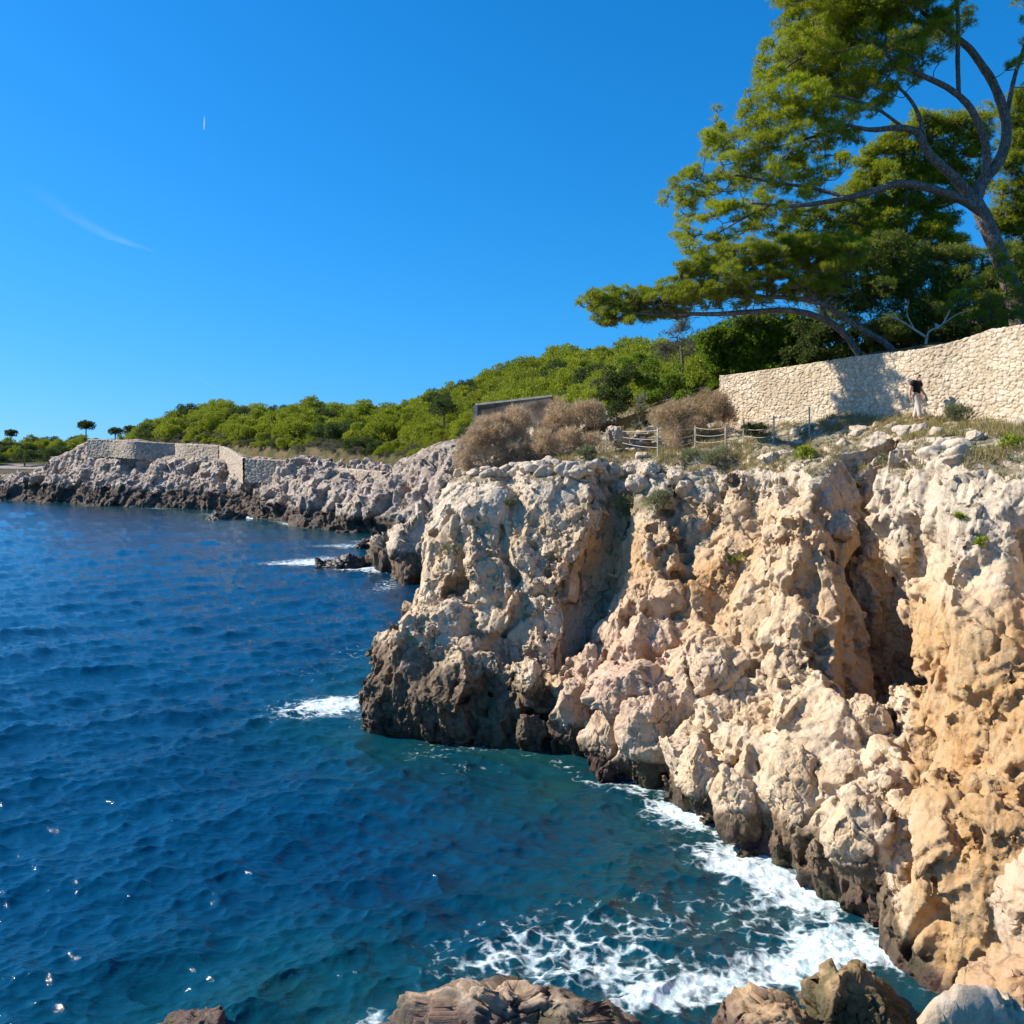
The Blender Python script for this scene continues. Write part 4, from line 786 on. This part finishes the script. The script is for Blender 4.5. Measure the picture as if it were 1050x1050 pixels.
WALLM = wall_material('dry_stone', (.52,.42,.30), (.70,.59,.44), (.40,.31,.21)); FWALL = wall_material('far_wall_stone', (.42,.345,.265), (.55,.46,.36), (.3,.245,.19))
tp = [(738,385.5,48.2),(760,383,46.9),(820,374.6,43.6),(873,366,40.9),(947,358,37.2),(982,349.5,35.9),(1015,338,34.6),(1050,333,33.2),(1120,328,30.8),(1240,325,28)]
T3 = [at(*p) for p in tp]; stone_wall('stone_wall', 'tall cream rubble stone wall rising to the right behind the walking person', 'wall', [t_[:2] for t_ in T3], [t_[2] for t_ in T3], [t_[2]-3.9-max(0,(p[0]-900)/250)*.9+(.8 if p[0]<800 else 0) for t_, p in zip(T3,tp)], .235, WALLM, .55, .03, .05)
def far_wall(label, pts, hpx, th=.8):
    T3 = [at(*p) for p in pts]; stone_wall('retaining_wall', label, 'wall', [t_[:2] for t_ in T3], [t_[2] for t_ in T3], [t_[2]-h_/F*t_[1]-1.5 for t_, h_ in zip(T3,hpx)], .8, FWALL, th, .16, .16)
far_wall('pale retaining wall along the top of the left headland', [(89,450.5,226),(112,451,223),(142,453,217),(146,453.4,217.6),(179,455,217.5),(181,455,216),(224,457,206)], [11,11,11,11,12,12,12])
far_wall('sunlit wall stepping down from the headland top to the longer lower wall', [(225,457.5,205.5),(234,461,199),(243,467,190),(249,470,183)], [14,16,18,18])
far_wall('long shaded retaining wall in the middle of the headland', [(251,470.5,181),(290,472.5,179),(332,475.5,178)], [16,15,12])
far_wall('short pale wall at the near end of the headland', [(346,480.5,160),(365,481.5,154),(392,484,148)], [12,12,11])
m_ = plain('old_render', (.17,.13,.095), .95, .1, .55, 1.1, .9)
b = Bag(); a0, a1 = at(491,416,62), at(566,407,60)
def slab(b, a0, a1, zt0, zt1, zb, th, tone=.5):
    d = (a1-a0)[:2]; nn = np.array([d[1],-d[0]]); nn = nn/np.linalg.norm(nn)*th/2
    V = [(*(a0[:2]+nn),zb),(*(a1[:2]+nn),zb),(*(a1[:2]-nn),zb),(*(a0[:2]-nn),zb),(*(a0[:2]+nn),zt0),(*(a1[:2]+nn),zt1),(*(a1[:2]-nn),zt1),(*(a0[:2]-nn),zt0)]
    b.add(V, [(3,2,1,0),(4,5,6,7),(0,1,5,4),(1,2,6,5),(2,3,7,6),(3,0,4,7)], tone)
slab(b, a0, a1, a0[2], a1[2], a0[2]-4.5, .5); gw = tag(obj('garden_wall', b.mesh('w', False), m_), 'dark weathered garden wall with pale coping behind the broad dry bush', 'wall')
b = Bag(); slab(b, a0+[-.1,0,0], a1+[.1,0,0], a0[2]+.12, a1[2]+.12, a0[2]+.003, .62)
V_c = b.v[0]; V_c[1][2] = a1[2]+.003; V_c[2][2] = a1[2]+.003
obj('coping', b.mesh('c', False), plain('coping_stone', (.42,.38,.30), .9, .2), gw)
b = Bag(); slab(b, a0+[-.33,.02,0], a0+[-.06,.0,0], a0[2]-.01, a0[2]-.01, a0[2]-4.5, .56); obj('sunlit_end', b.mesh('p', False), plain('sunlit_end_tone', (.45,.38,.29), .9, .2), gw)  # paler end piece, its colour paints the sunlit left edge of the wall
# ------------------------------------------------------------------ boulders
_ico = {}
def ico(l):
    if l not in _ico:
        bm = bmesh.new(); bmesh.ops.create_icosphere(bm, subdivisions=l, radius=1); bm.verts.ensure_lookup_table()
        _ico[l] = (np.array([v.co[:] for v in bm.verts]), np.array([[v.index for v in f.verts] for f in bm.faces])); bm.free()
    return _ico[l]
def boulder_geo(c, size, seed, lvl=5, planes=13, rough=1., rot=0., boxy=22):
    V, Fc = ico(lvl); g = np.random.default_rng(seed); nrm_ = unit(g.normal(size=(planes,3))); dd = g.uniform(.62,1.,planes)
    q = np.maximum(V@nrm_.T/dd, 0); r = (q**boxy).sum(1)**(-1/boxy); P = V*np.minimum(r,1.25)[:,None]*np.asarray(size, float)
    cr_, sr_ = math.cos(rot), math.sin(rot); P = np.stack([P[:,0]*cr_-P[:,2]*sr_, P[:,1], P[:,0]*sr_+P[:,2]*cr_],1)+np.asarray(c)
    if rough:
        s_ = float(np.mean(size)); P32 = P.astype(np.float32); D_ = 0
        for k, (cell, a_) in enumerate(((.75,.12),(.33,.055),(.13,.022))):
            h, e, f1, _ = crag(P32, 300+seed*3+k, cell*s_, 1.3, .3, .5); D_ = D_+a_*s_*rough*(h*.8-.5*(1-sstep(0,.08,e)))
        D_ = D_+fbm(P32*(2.5/s_),seed,4,.6)*.03*s_*rough; P = P+unit(P-np.asarray(c))*D_[:,None]
        if lvl >= 5:
            for cell, bl in ((.8,.35),(.36,.25)): P = chisel(P.astype(np.float32), unit(P-np.asarray(c)).astype(np.float32), 500+seed, cell*s_, 1.3, bl, gap=.03*s_).astype(float)
    return P, Fc
def boulder(name, label, cat, c, size, seed, attrs=None, group=None, **kw):
    P, Fc = boulder_geo(c, size, seed, **kw); A_ = rock_attrs(P)
    for k, v in (attrs or {}).items(): A_[k] = np.full(len(P), v) if np.isscalar(v) else v(P)
    o = tag(obj(name, mesh_np(name, P-np.asarray(c), Fc, attrs=A_), ROCK), label, cat, group); o.location = c; return o
for i, (px, py, rx, ry, lab, rot) in enumerate([
    (588,742,30,46,'pinkish rounded boulder at the left end of the pink outcrop by the water',.1),(626,752,27,48,'tall pinkish boulder in the middle of the pink outcrop at the waterline',0),(668,742,34,48,'pinkish boulder with a shaded right side at the right of the pink outcrop',-.1),(638,704,46,30,'broad pink rock slab capping the pink outcrop',.25),
    (716,796,22,36,'small ochre boulder right of the pink outcrop above the foam',0),(757,822,30,46,'ochre boulder with a pale top above the white surf',.1),(822,812,28,52,'tall pale boulder near the foot of the central cliff',-.05),(802,878,15,24,'small dark boulder at the waterline under the tall pale boulder',.1),(843,882,16,26,'brown boulder wedged left of the big cracked boulder',.1),
    (880,862,40,58,'big cracked boulder at the foot of the gully beside the ochre pillar',.15),(888,748,25,40,'pointed cream rock standing above the big cracked boulder',.15),(905,815,22,34,'blocky rock in the gully against the ochre pillar',0),(862,541,19,15,'flat tan slab lodged high in the dark gully',-.5),(545,752,13,22,'small rock ledge at the dark foot of the promontory',0),(735,690,30,42,'grey rounded rock bulging from the middle of the cliff',.1)]):
    h_ = hit(px, py, 3.); Y = h_[1]; s_ = (rx/F*Y, rx/F*Y*.9, ry/F*Y); c = at(px,py,Y+s_[1]*.28)
    boulder('boulder', lab, 'boulder', c, s_, 20+i, None, 'boulders at the foot of the cliff', lvl=6, rot=rot, planes=15, rough=1.3)
wetb = lambda P: sstep(1.0,.1,P[:,2])
for i, (nm, lab, c, s_, at_, kw) in enumerate([
    ('rock_ledge','low wet brown rock ledge awash at the bottom edge of the photo',(-.05,18.25,.0),(3.2,1.2,.95),dict(wet=lambda P: .7*sstep(.45,.0,P[:,2]), grey=.35, pink=.3, ochre=.4, green=0),dict(lvl=6,planes=26,rough=1.7)),
    ('rock_ledge','dark olive wet rock in the white surf below the ochre pillar',(6.75,18.6,-.1),(1.35,1.1,1.35),dict(wet=.42, grey=0, pink=0, ochre=.5, green=.45),dict(lvl=6,planes=18,rough=1.6)),
    ('rock_ledge','brown wet rock ledge in the surf left of the dark olive rock',(4.95,18.0,-.1),(1.5,.9,.95),dict(wet=.15, grey=.1, pink=.1, ochre=.6, green=.3),dict(lvl=6,planes=20,rough=1.7)),
    ('rock','small dark rock tip at the bottom edge left of the wet ledge',(-6.0,18.2,-.1),(.75,.5,.55),dict(wet=.6, grey=.3, pink=0, ochre=0, green=.0),dict(lvl=5,rough=1.4)),
    ('boulder','pale cream limestone crag rising into the bottom right corner',(5.5,10.4,.9),(1.3,1.2,4.28),dict(wet=0, grey=.35, pink=.1, ochre=.0, green=0),dict(lvl=6,planes=18,rough=1.5)),
    ('boulder','smooth cream boulder against the right edge above the corner crag',(9.0,15.6,3.6),(1.25,1.2,1.0),dict(wet=0, grey=.15, pink=.35, ochre=.1, green=0),dict(lvl=6,planes=14,rough=.6)),
    ('boulder','low tan boulder between the corner crag and the smooth cream boulder',(8.1,14.6,2.6),(1.0,.9,.65),dict(wet=0, grey=.1, pink=.35, ochre=.5, green=0),dict(lvl=6,planes=14,rough=.7))]):
    boulder(nm, lab, 'rock' if nm != 'boulder' else 'boulder', c, s_, 60+i, at_, None, **kw)
BLACKROCK = plain('wet_black_rock', (.035,.028,.024), .5, .4, .5, 2., .6)
DK = dict(wet=1.8, grey=.2, pink=0, ochre=0, green=0)
for i, (px, py, rx, ry, lab) in enumerate([(355,575,22,9,'spiky dark rock in the surf off the promontory'),(331,578,9,5,'small dark rock at the left tip of the spiky surf rock'),(377,558,13,6,'smooth dark rock just behind the spiky surf rock'),(230,529,19,4,'low dark rock awash below the headland wall')]):
    s0 = sea(px, py+ry*.8); Y = s0[1]; c = np.array([s0[0], Y, .05]); boulder('sea_rock', lab, 'rock', c, (rx/F*Y*1.1, rx/F*Y*.7, ry*1.9/F*Y), 80+i, DK, None, lvl=6, rough=2.2, planes=16).data.materials[0] = BLACKROCK
b0 = at(404,566,91); boulder('sea_stack', 'pale rocky buttress standing in the sea just behind the promontory', 'rock', (b0[0],91,1.), (2.6,2.6,3.6), 90, dict(wet=lambda P: .35+.9*sstep(3.6,1.2,P[:,2]), grey=.5, pink=.2, ochre=0, green=0), None, lvl=6, rough=1.9, planes=18)
b0 = at(436,540,84); boulder('sea_stack', 'tall grey rock mass joining the sea buttress to the promontory', 'rock', (b0[0],84,2.), (3.,3.,5.2), 91, dict(wet=lambda P: .25+.9*sstep(3.6,1.2,P[:,2]), grey=.7, pink=.15, ochre=0, green=0), None, lvl=6, rough=1.9, planes=20)
# loose stones along the brink: a tumbled course of rubble, and single boulders under the fence
b = Bag(); ts_ = []
for k in range(62):
    px = 470+150*k/61+RNG.normal()*1.5; h_ = hit(px, RNG.uniform(474,486), 3.); s_ = RNG.uniform(.14,.30); P, Fc = boulder_geo(h_+[0,0,s_*.4], (s_*1.2,s_,s_*RNG.uniform(.6,1.1)), 200+k, lvl=3, planes=10, rough=.5); b.add(P, Fc)
me = b.mesh('rubble_wall')
for k, v in dict(ochre=-.1, pink=.1, grey=.8, wet=0., green=0.).items(): a_ = me.attributes.new(k,'FLOAT','POINT'); a_.data.foreach_set('value', np.full(len(me.vertices), v, np.float32))
tag(obj('rubble_wall', me, ROCK), 'tumbled row of grey stones along the brink under the broad dry bush', 'wall')
LB = [(655,497,14,'tan block below the fence, largest of the loose stones'),(640,503,10,'grey stone left of the largest tan block below the fence'),(668,480,9,'tan stone just below the second fence post'),(690,488,8,'small stone between two green tufts below the fence'),(630,480,9,'stone at the foot of the first fence post'),(700,500,11,'low grey stone under the grey green tuft'),(645,480,7,'small tan stone at the start of the fence'),(905,455,12,'flat pale stone on the brink in front of the person'),(945,441,9,'pale rock at the feet of the walking person'),(1000,447,10,'grey rock right of the walking person'),(790,470,10,'grey stone on the brink below the wall shadow')]
for i, (px,py,r,lab) in enumerate(LB):
    h_ = hit(px,py,3.); s_ = r/F*h_[1]; boulder('loose_stone', lab, 'stone', h_+[0,s_*.2,s_*.1], (s_*1.2,s_,s_*.85), 120+i, dict(wet=0., green=0.), 'loose stones along the cliff top', lvl=5, rough=.7)
g_ = np.random.default_rng(77); spots = CP[(u > .5) & (CP[:,2] > 10.4)]; gx_, gy_ = proj(spots); spots = spots[(gx_ > 640) & (gx_ < 1060) & (gy_ > 436)]
for i in range(64):
    h_ = spots[g_.integers(len(spots))].astype(float); s_ = g_.uniform(.10,.34)
    boulder('loose_stone', 'small grey stone lying in the grass of the cliff top', 'stone', h_+[0,0,s_*.05], (s_*g_.uniform(.9,1.6),s_,s_*g_.uniform(.5,.9)), 700+i, dict(wet=0., green=0., grey=.6), 'small stones scattered over the cliff top', lvl=4, rough=.8)
h_ = hit(632,446,4.); boulder('boulder', 'grey boulder beside the steps under the round green shrub', 'boulder', at(633,447,46.8), (.55,.5,.55), 140, dict(wet=.35, grey=.6, green=.2), None, lvl=6, rough=1.5)
# ------------------------------------------------------------------ steps
st = thing('stone_steps', 'rough stone steps climbing between the fence and the shaded boulder', 'steps', at(655,458,46.6)); sm_ = plain('step_stone', (.40,.31,.21), .95, .1, .4, 4., .8)
for k in range(4):
    c = at(654+k*2,458-k*5,46.4+k*.75); b = Bag(); P_, Fc_ = boulder_geo(c-[0,0,.14], (.8-.05*k,.45,.2), 400+k, lvl=5, planes=22, rough=.8); b.add(P_, Fc_); obj('step', b.mesh('s'), sm_, st)
to_local(st, at(655,458,46.6))
# ------------------------------------------------------------------ rope fence
FP = [(622,461,440),(631,455,440),(674.5,464,439),(713,457,437),(744,455,437),(762.5,451,431),(793.5,452,427),(830,446,418)]
pm = plain('grey_post', (.42,.36,.29), .6, .3, .15, 6.); rm = plain('pale_rope', (.50,.43,.34), .9, .1, .2, 20.)
f0 = None; tops = []
for px, pb, pt in FP:
    h_ = hit(px, pb+1, 2.5); Y = min(max(h_[1], 40.), 47.5); bt = at(px, pb, Y); tops.append((bt, (pb-pt)/F*Y))
fence = thing('rope_fence', 'post and rope fence with sagging ropes along the cliff path', 'fence', tops[0][0])
for bt, h_ in tops:
    b = Bag(); tube(b, [bt-[0,0,.5], bt+[0,0,h_]], [.036,.034], 9); tube(b, [bt+[0,0,h_-.01], bt+[0,0,h_+.03]], [.042,.036], 9); obj('post', b.mesh('p'), pm, fence)
for lv in (.92,.55,.2):
    b = Bag()
    for (a, ha), (c, hc) in zip(tops[:-1], tops[1:]):
        A_, C_ = a+[0,-.04,ha*lv], c+[0,-.04,hc*lv]; tube(b, [A_, A_*.75+C_*.25-[0,0,.055], (A_+C_)/2-[0,0,.075], A_*.25+C_*.75-[0,0,.055], C_], .012, 6)
    obj('rope', b.mesh('r'), rm, fence)
to_local(fence, tops[0][0])
# ------------------------------------------------------------------ plants on the cliff and the terrace
def tuft_plant(name, label, cat, px, py, r, m, L, wd, K, upb, dens=520, group='plants growing on the cliff', flat=.7, lift=.45, push=.1):
    h_ = hit(px, py+r*.4, 3.); Y = h_[1]; R_ = r/F*Y; c = np.array([h_[0], h_[1]+push*R_, h_[2]]); t = thing(name, label, cat, c, group); pc = []
    for _ in range(6): pc.append((RNG.uniform(-1,1,3)*R_*[.6,.5,.3]+[0,-.1*R_,R_*lift], (R_*.5,R_*.5,R_*.5*flat)))
    b = Bag(); foliage(b, pc, dens, K, L, wd, .6, upb); obj('foliage', b.mesh('f', False), m, t)
    b = Bag()
    for q, _ in pc: tube(b, [(0,0,-.05), q*.5+[0,0,.05], q], [.02,.014,.008], 5)
    obj('stems', b.mesh('s'), GREYTWIG, t)
for a in [('shrub','olive patch of scrub hanging on the upper cliff below the rubble row','plant',640,515,26,OLIVE,.16,.03,6,.6),('shrub','second olive patch of scrub right of the first on the upper cliff','plant',672,512,18,OLIVE,.15,.03,6,.6),('shrub','grey green tuft on the brink below the fence','plant',736,468,18,OLIVE,.18,.022,7,.9),('shrub','smaller grey green tuft left of the brink tuft below the fence','plant',706,466,14,OLIVE,.18,.022,7,.9),
          ('shrub','tiny bright lime plant alone on the central cliff face','plant',756,573,8,LIME,.12,.04,6,.5),('shrub','lime green bush on the brink under the last fence post','plant',826,464,13,LIME,.14,.04,6,.7),('shrub','grey green bush against the wall right of the person','plant',980,424,17,OLIVE,.17,.026,7,.9),('shrub','yellow green bush on the cliff top at the right edge','plant',1036,452,15,LIME,.14,.035,6,.8),
          ('shrub','small green plant near the top of the ochre pillar','plant',1008,553,7,LIME,.1,.03,6,.6),('shrub','second small green plant high on the pillar, left of the first','plant',982,530,5,LIME,.1,.03,6,.6),('shrub','yellowish tuft on the sea edge of the promontory','plant',458,566,11,OLIVE,.13,.03,6,.6),('shrub','green tuft below the left end of the rubble row','plant',524,516,9,OLIVE,.13,.03,6,.6),
          ('shrub','grey bush in front of the shadowed part of the wall','plant',812,418,18,HILLGREY,.18,.02,7,.8),('shrub','bare grey bush beside the wall left of the person','plant',868,410,20,HILLGREY,.18,.014,7,.9),('shrub','dark bush at the left foot of the stone wall','plant',775,440,14,HILLDARK,.13,.05,6,.6),('shrub','green bush at the brow left of the first fence post','plant',602,462,13,OLIVE,.16,.03,6,.8),('shrub','olive tuft on the brow above the gully','plant',905,470,9,OLIVE,.13,.03,6,.7)]: tuft_plant(*a)
b = Bag(); m_ = CP[(u > .55) & (CP[:,2] > 10.2)]; m_ = m_[RNG.permutation(len(m_))]; gx, gy = proj(m_)
wgt = fbm(m_*.45, 61, 3)+.55*np.exp(-((gx-890)/70)**2-((gy-440)/14)**2)+.3*np.exp(-((gx-1000)/80)**2-((gy-445)/12)**2)+.35*np.exp(-((gx-720)/60)**2-((gy-472)/14)**2)
sel = m_[(wgt > .12) & (gx > 440)][:15000]
tufts(b, sel.astype(float), np.tile([0,0,1.],(len(sel),1)), 6, .26, .02, .35, RNG.uniform(0,1,len(sel))); tag(obj('dry_grass', b.mesh('g', False), YELLOW), 'dry yellow grass growing along the cliff top path', 'grass', None, 'stuff')
b = Bag(); sel = m_[(wgt < -.02) & (gx > 440)][:7000]
tufts(b, sel.astype(float), np.tile([0,0,1.],(len(sel),1)), 5, .16, .03, .7, RNG.uniform(0,1,len(sel))); tag(obj('ground_cover', b.mesh('g', False), OLIVE), 'low grey green ground cover between the rocks of the cliff top', 'ground cover', None, 'stuff')
# ------------------------------------------------------------------ person
def skin(name, nodes, edges, mat_, parent, sub=2, root=0):
    """nodes: (x,y,z,r[,r2]); one continuous skinned surface"""
    me = bpy.data.meshes.new(name); me.from_pydata([n_[:3] for n_ in nodes], edges, []); o = bpy.data.objects.new(name, me); COL.objects.link(o)
    o.modifiers.new('s','SKIN')
    if not me.skin_vertices: 
        bm = bmesh.new(); bm.from_mesh(me); bm.verts.layers.skin.verify(); bm.to_mesh(me); bm.free()
    for i, n_ in enumerate(nodes): sv = me.skin_vertices[0].data[i]; sv.radius = (n_[3], n_[4] if len(n_) > 4 else n_[3]); sv.use_root = (i == root)
    s_ = o.modifiers.new('u','SUBSURF'); s_.levels = s_.render_levels = sub
    dg = bpy.context.evaluated_depsgraph_get(); m2 = bpy.data.meshes.new_from_object(o.evaluated_get(dg)); bpy.data.objects.remove(o); m2.materials.clear()
    m2.polygons.foreach_set('use_smooth', np.ones(len(m2.polygons), bool)); return obj(name, m2, mat_, parent)
ft = at(940,431,36.3); ft[2] = max(ft[2]-.02, 0)
per = thing('person', 'person in black t-shirt and cream trousers walking along the path below the wall', 'person', ft, None, math.radians(38)); per.scale = (1.25,1.25,1.06)
skinm = plain('skin', (.52,.29,.19), .6, .3, .08); blackm = plain('black_cloth', (.012,.012,.014), .9, .2, .2); creamm = plain('cream_cloth', (.58,.48,.37), .9, .2, .08)
nd = [(0,0,.93,.13,.10),(0,0,1.12,.125,.095),(0,.01,1.30,.15,.105),(0,.01,1.42,.12,.085),(0,0,1.49,.055),(0,-.02,1.56,.07,.085),(0,-.025,1.64,.078,.098),(0,-.02,1.71,.065,.08)]; ed = [(i,i+1) for i in range(7)]
nd += [(0,-.125,1.615,.014),(0,-.13,1.60,.013)]; ed += [(6,8),(8,9)]                         # nose
for s_, ph in ((-1,.16),(1,-.14)):
    k = len(nd); nd += [(s_*.10,0,.88,.085),(s_*.105,-ph*.55-.03,.50,.058),(s_*.105,-ph+.0,.12,.042),(s_*.11,-ph,.06,.042),(s_*.12,-ph-.14,.035,.034)]; ed += [(0,k),(k,k+1),(k+1,k+2),(k+2,k+3),(k+3,k+4)]
    k = len(nd); sw_ = ph*.8; nd += [(s_*.19,.01,1.42,.058),(s_*.235,.02+sw_*.4,1.14,.043),(s_*.245,-.04+sw_,.92,.032),(s_*.245,-.06+sw_,.85,.036,.02),(s_*.243,-.075+sw_,.80,.034,.018)]; ed += [(3,k),(k,k+1),(k+1,k+2),(k+2,k+3),(k+3,k+4)]
    for j, (dy, ln) in enumerate(((.028,.062),(.010,.075),(-.010,.07),(-.028,.055))):
        q = len(nd); nd += [(s_*.24,-.075+sw_+dy,.775,.0095),(s_*.232,-.082+sw_+dy,.775-ln*.5,.0088),(s_*.222,-.09+sw_+dy,.775-ln,.0078)]; ed += [(k+4,q),(q,q+1),(q+1,q+2)]
    q = len(nd); nd += [(s_*.235,-.108+sw_,.82,.0105),(s_*.228,-.122+sw_,.785,.009)]; ed += [(k+3,q),(q,q+1)]
skin('body', nd, ed, skinm, per)
skin('t_shirt', [(0,0,.93,.165,.125),(0,0,1.12,.155,.12),(0,.01,1.30,.172,.128),(0,.01,1.43,.125,.095),(0,0,1.475,.075,.075),(-.19,.01,1.425,.078),(-.225,.04,1.24,.068),(.19,.01,1.425,.078),(.225,-.02,1.24,.068)], [(0,1),(1,2),(2,3),(3,4),(3,5),(5,6),(3,7),(7,8)], blackm, per)
skin('trousers', [(0,0,.97,.145,.115),(-.10,0,.84,.105),(-.105,-.118,.50,.08),(-.105,-.16,.12,.07),(.10,0,.84,.105),(.105,.05,.50,.08),(.105,.14,.12,.07)], [(0,1),(1,2),(2,3),(0,4),(4,5),(5,6)], creamm, per)
for s_, ph in ((-1,.16),(1,-.14)): skin('shoe', [(s_*.11,-ph+.03,.05,.05,.045),(s_*.115,-ph-.07,.042,.048,.036),(s_*.12,-ph-.16,.036,.04,.028)], [(0,1),(1,2)], plain('shoe', (.10,.08,.07), .8), per)
skin('beard', [(0,-.085,1.545,.055,.04),(0,-.10,1.50,.045,.035),(0,-.09,1.46,.03,.03)], [(0,1),(1,2)], plain('white_beard', (.70,.66,.62), .95, .1), per)
skin('hair', [(0,.01,1.68,.098,.1),(0,.02,1.74,.08,.07)], [(0,1)], plain('sandy_hair', (.36,.22,.10), .9, .2), per)
skin('sunglasses', [(-.075,-.10,1.645,.018,.02),(0,-.125,1.645,.014,.016),(.075,-.10,1.645,.018,.02)], [(0,1),(1,2)], plain('dark_glass', (.01,.01,.012), .2, .5), per)
# ------------------------------------------------------------------ thin cirrus and a contrail, kilometres away
def thin_cloud(name, label, cat, pts, wid, Y, al):
    m, nt = mat(name); n = N(nt); a = n.attr('tone'); p = n.pos()
    d = nt.nodes.new('ShaderNodeBsdfDiffuse'); d.inputs[0].default_value = (.9,.9,.9,1); tl = nt.nodes.new('ShaderNodeBsdfTranslucent'); tl.inputs[0].default_value = (.9,.9,.9,1); ad = nt.nodes.new('ShaderNodeAddShader'); nt.links.new(d.outputs[0], ad.inputs[0]); nt.links.new(tl.outputs[0], ad.inputs[1])
    tr = nt.nodes.new('ShaderNodeBsdfTransparent'); mx = nt.nodes.new('ShaderNodeMixShader'); n.put(mx.inputs[0], n.math('MULTIPLY', n.math('MULTIPLY', a, al), n.ramp(n.noise(n.scale(p,(.0016,.0016,.006)),1.,5,.65),.3,.7,.35,1.)))
    nt.links.new(tr.outputs[0], mx.inputs[1]); nt.links.new(ad.outputs[0], mx.inputs[2]); n.out(mx.outputs[0])
    pts = np.array(pts,float); t = np.linspace(0,1,60); P = smooth(np.linspace(0,1,len(pts)), pts, t); w_ = np.interp(t, np.linspace(0,1,len(wid)), wid); v = np.linspace(-1,1,13); dd = unit(np.gradient(P,axis=0)); nn = np.stack([-dd[:,1],dd[:,0]],1)
    Q = P[:,None]+nn[:,None]*(w_[:,None]*v[None])[...,None]; Yy = Y+600*v[None]*np.ones((60,1))
    V = np.stack([(Q[...,0]-525)/F*Yy, Yy, EYE-(Q[...,1]-HOR)/F*Yy],-1); al_ = (np.clip(1-v**2,0,1)**1.5)[None]*(np.clip(np.sin(t*PI),0,1)**.7*(.35+.65*t))[:,None]
    o = obj(name, mesh_np(name, V.reshape(-1,3), grid_faces(60,13), attrs={'tone': al_.ravel()}), m); return tag(o, label, cat)
thin_cloud('cirrus_cloud', 'thin wispy cloud streak in the sky at left', 'cloud', [(20,185),(60,212),(105,238),(160,259)], [9,9,6,2], 20000, .20)
thin_cloud('cirrus_cloud', 'tiny faint cloud wisp low above the hill skyline', 'cloud', [(196,383),(208,390),(222,398)], [3,3,1], 20000, .12)
thin_cloud('contrail', 'short white aircraft contrail high in the sky', 'contrail', [(209.6,118),(209.4,125),(209,134)], [.6,.9,.8], 16000, .5)
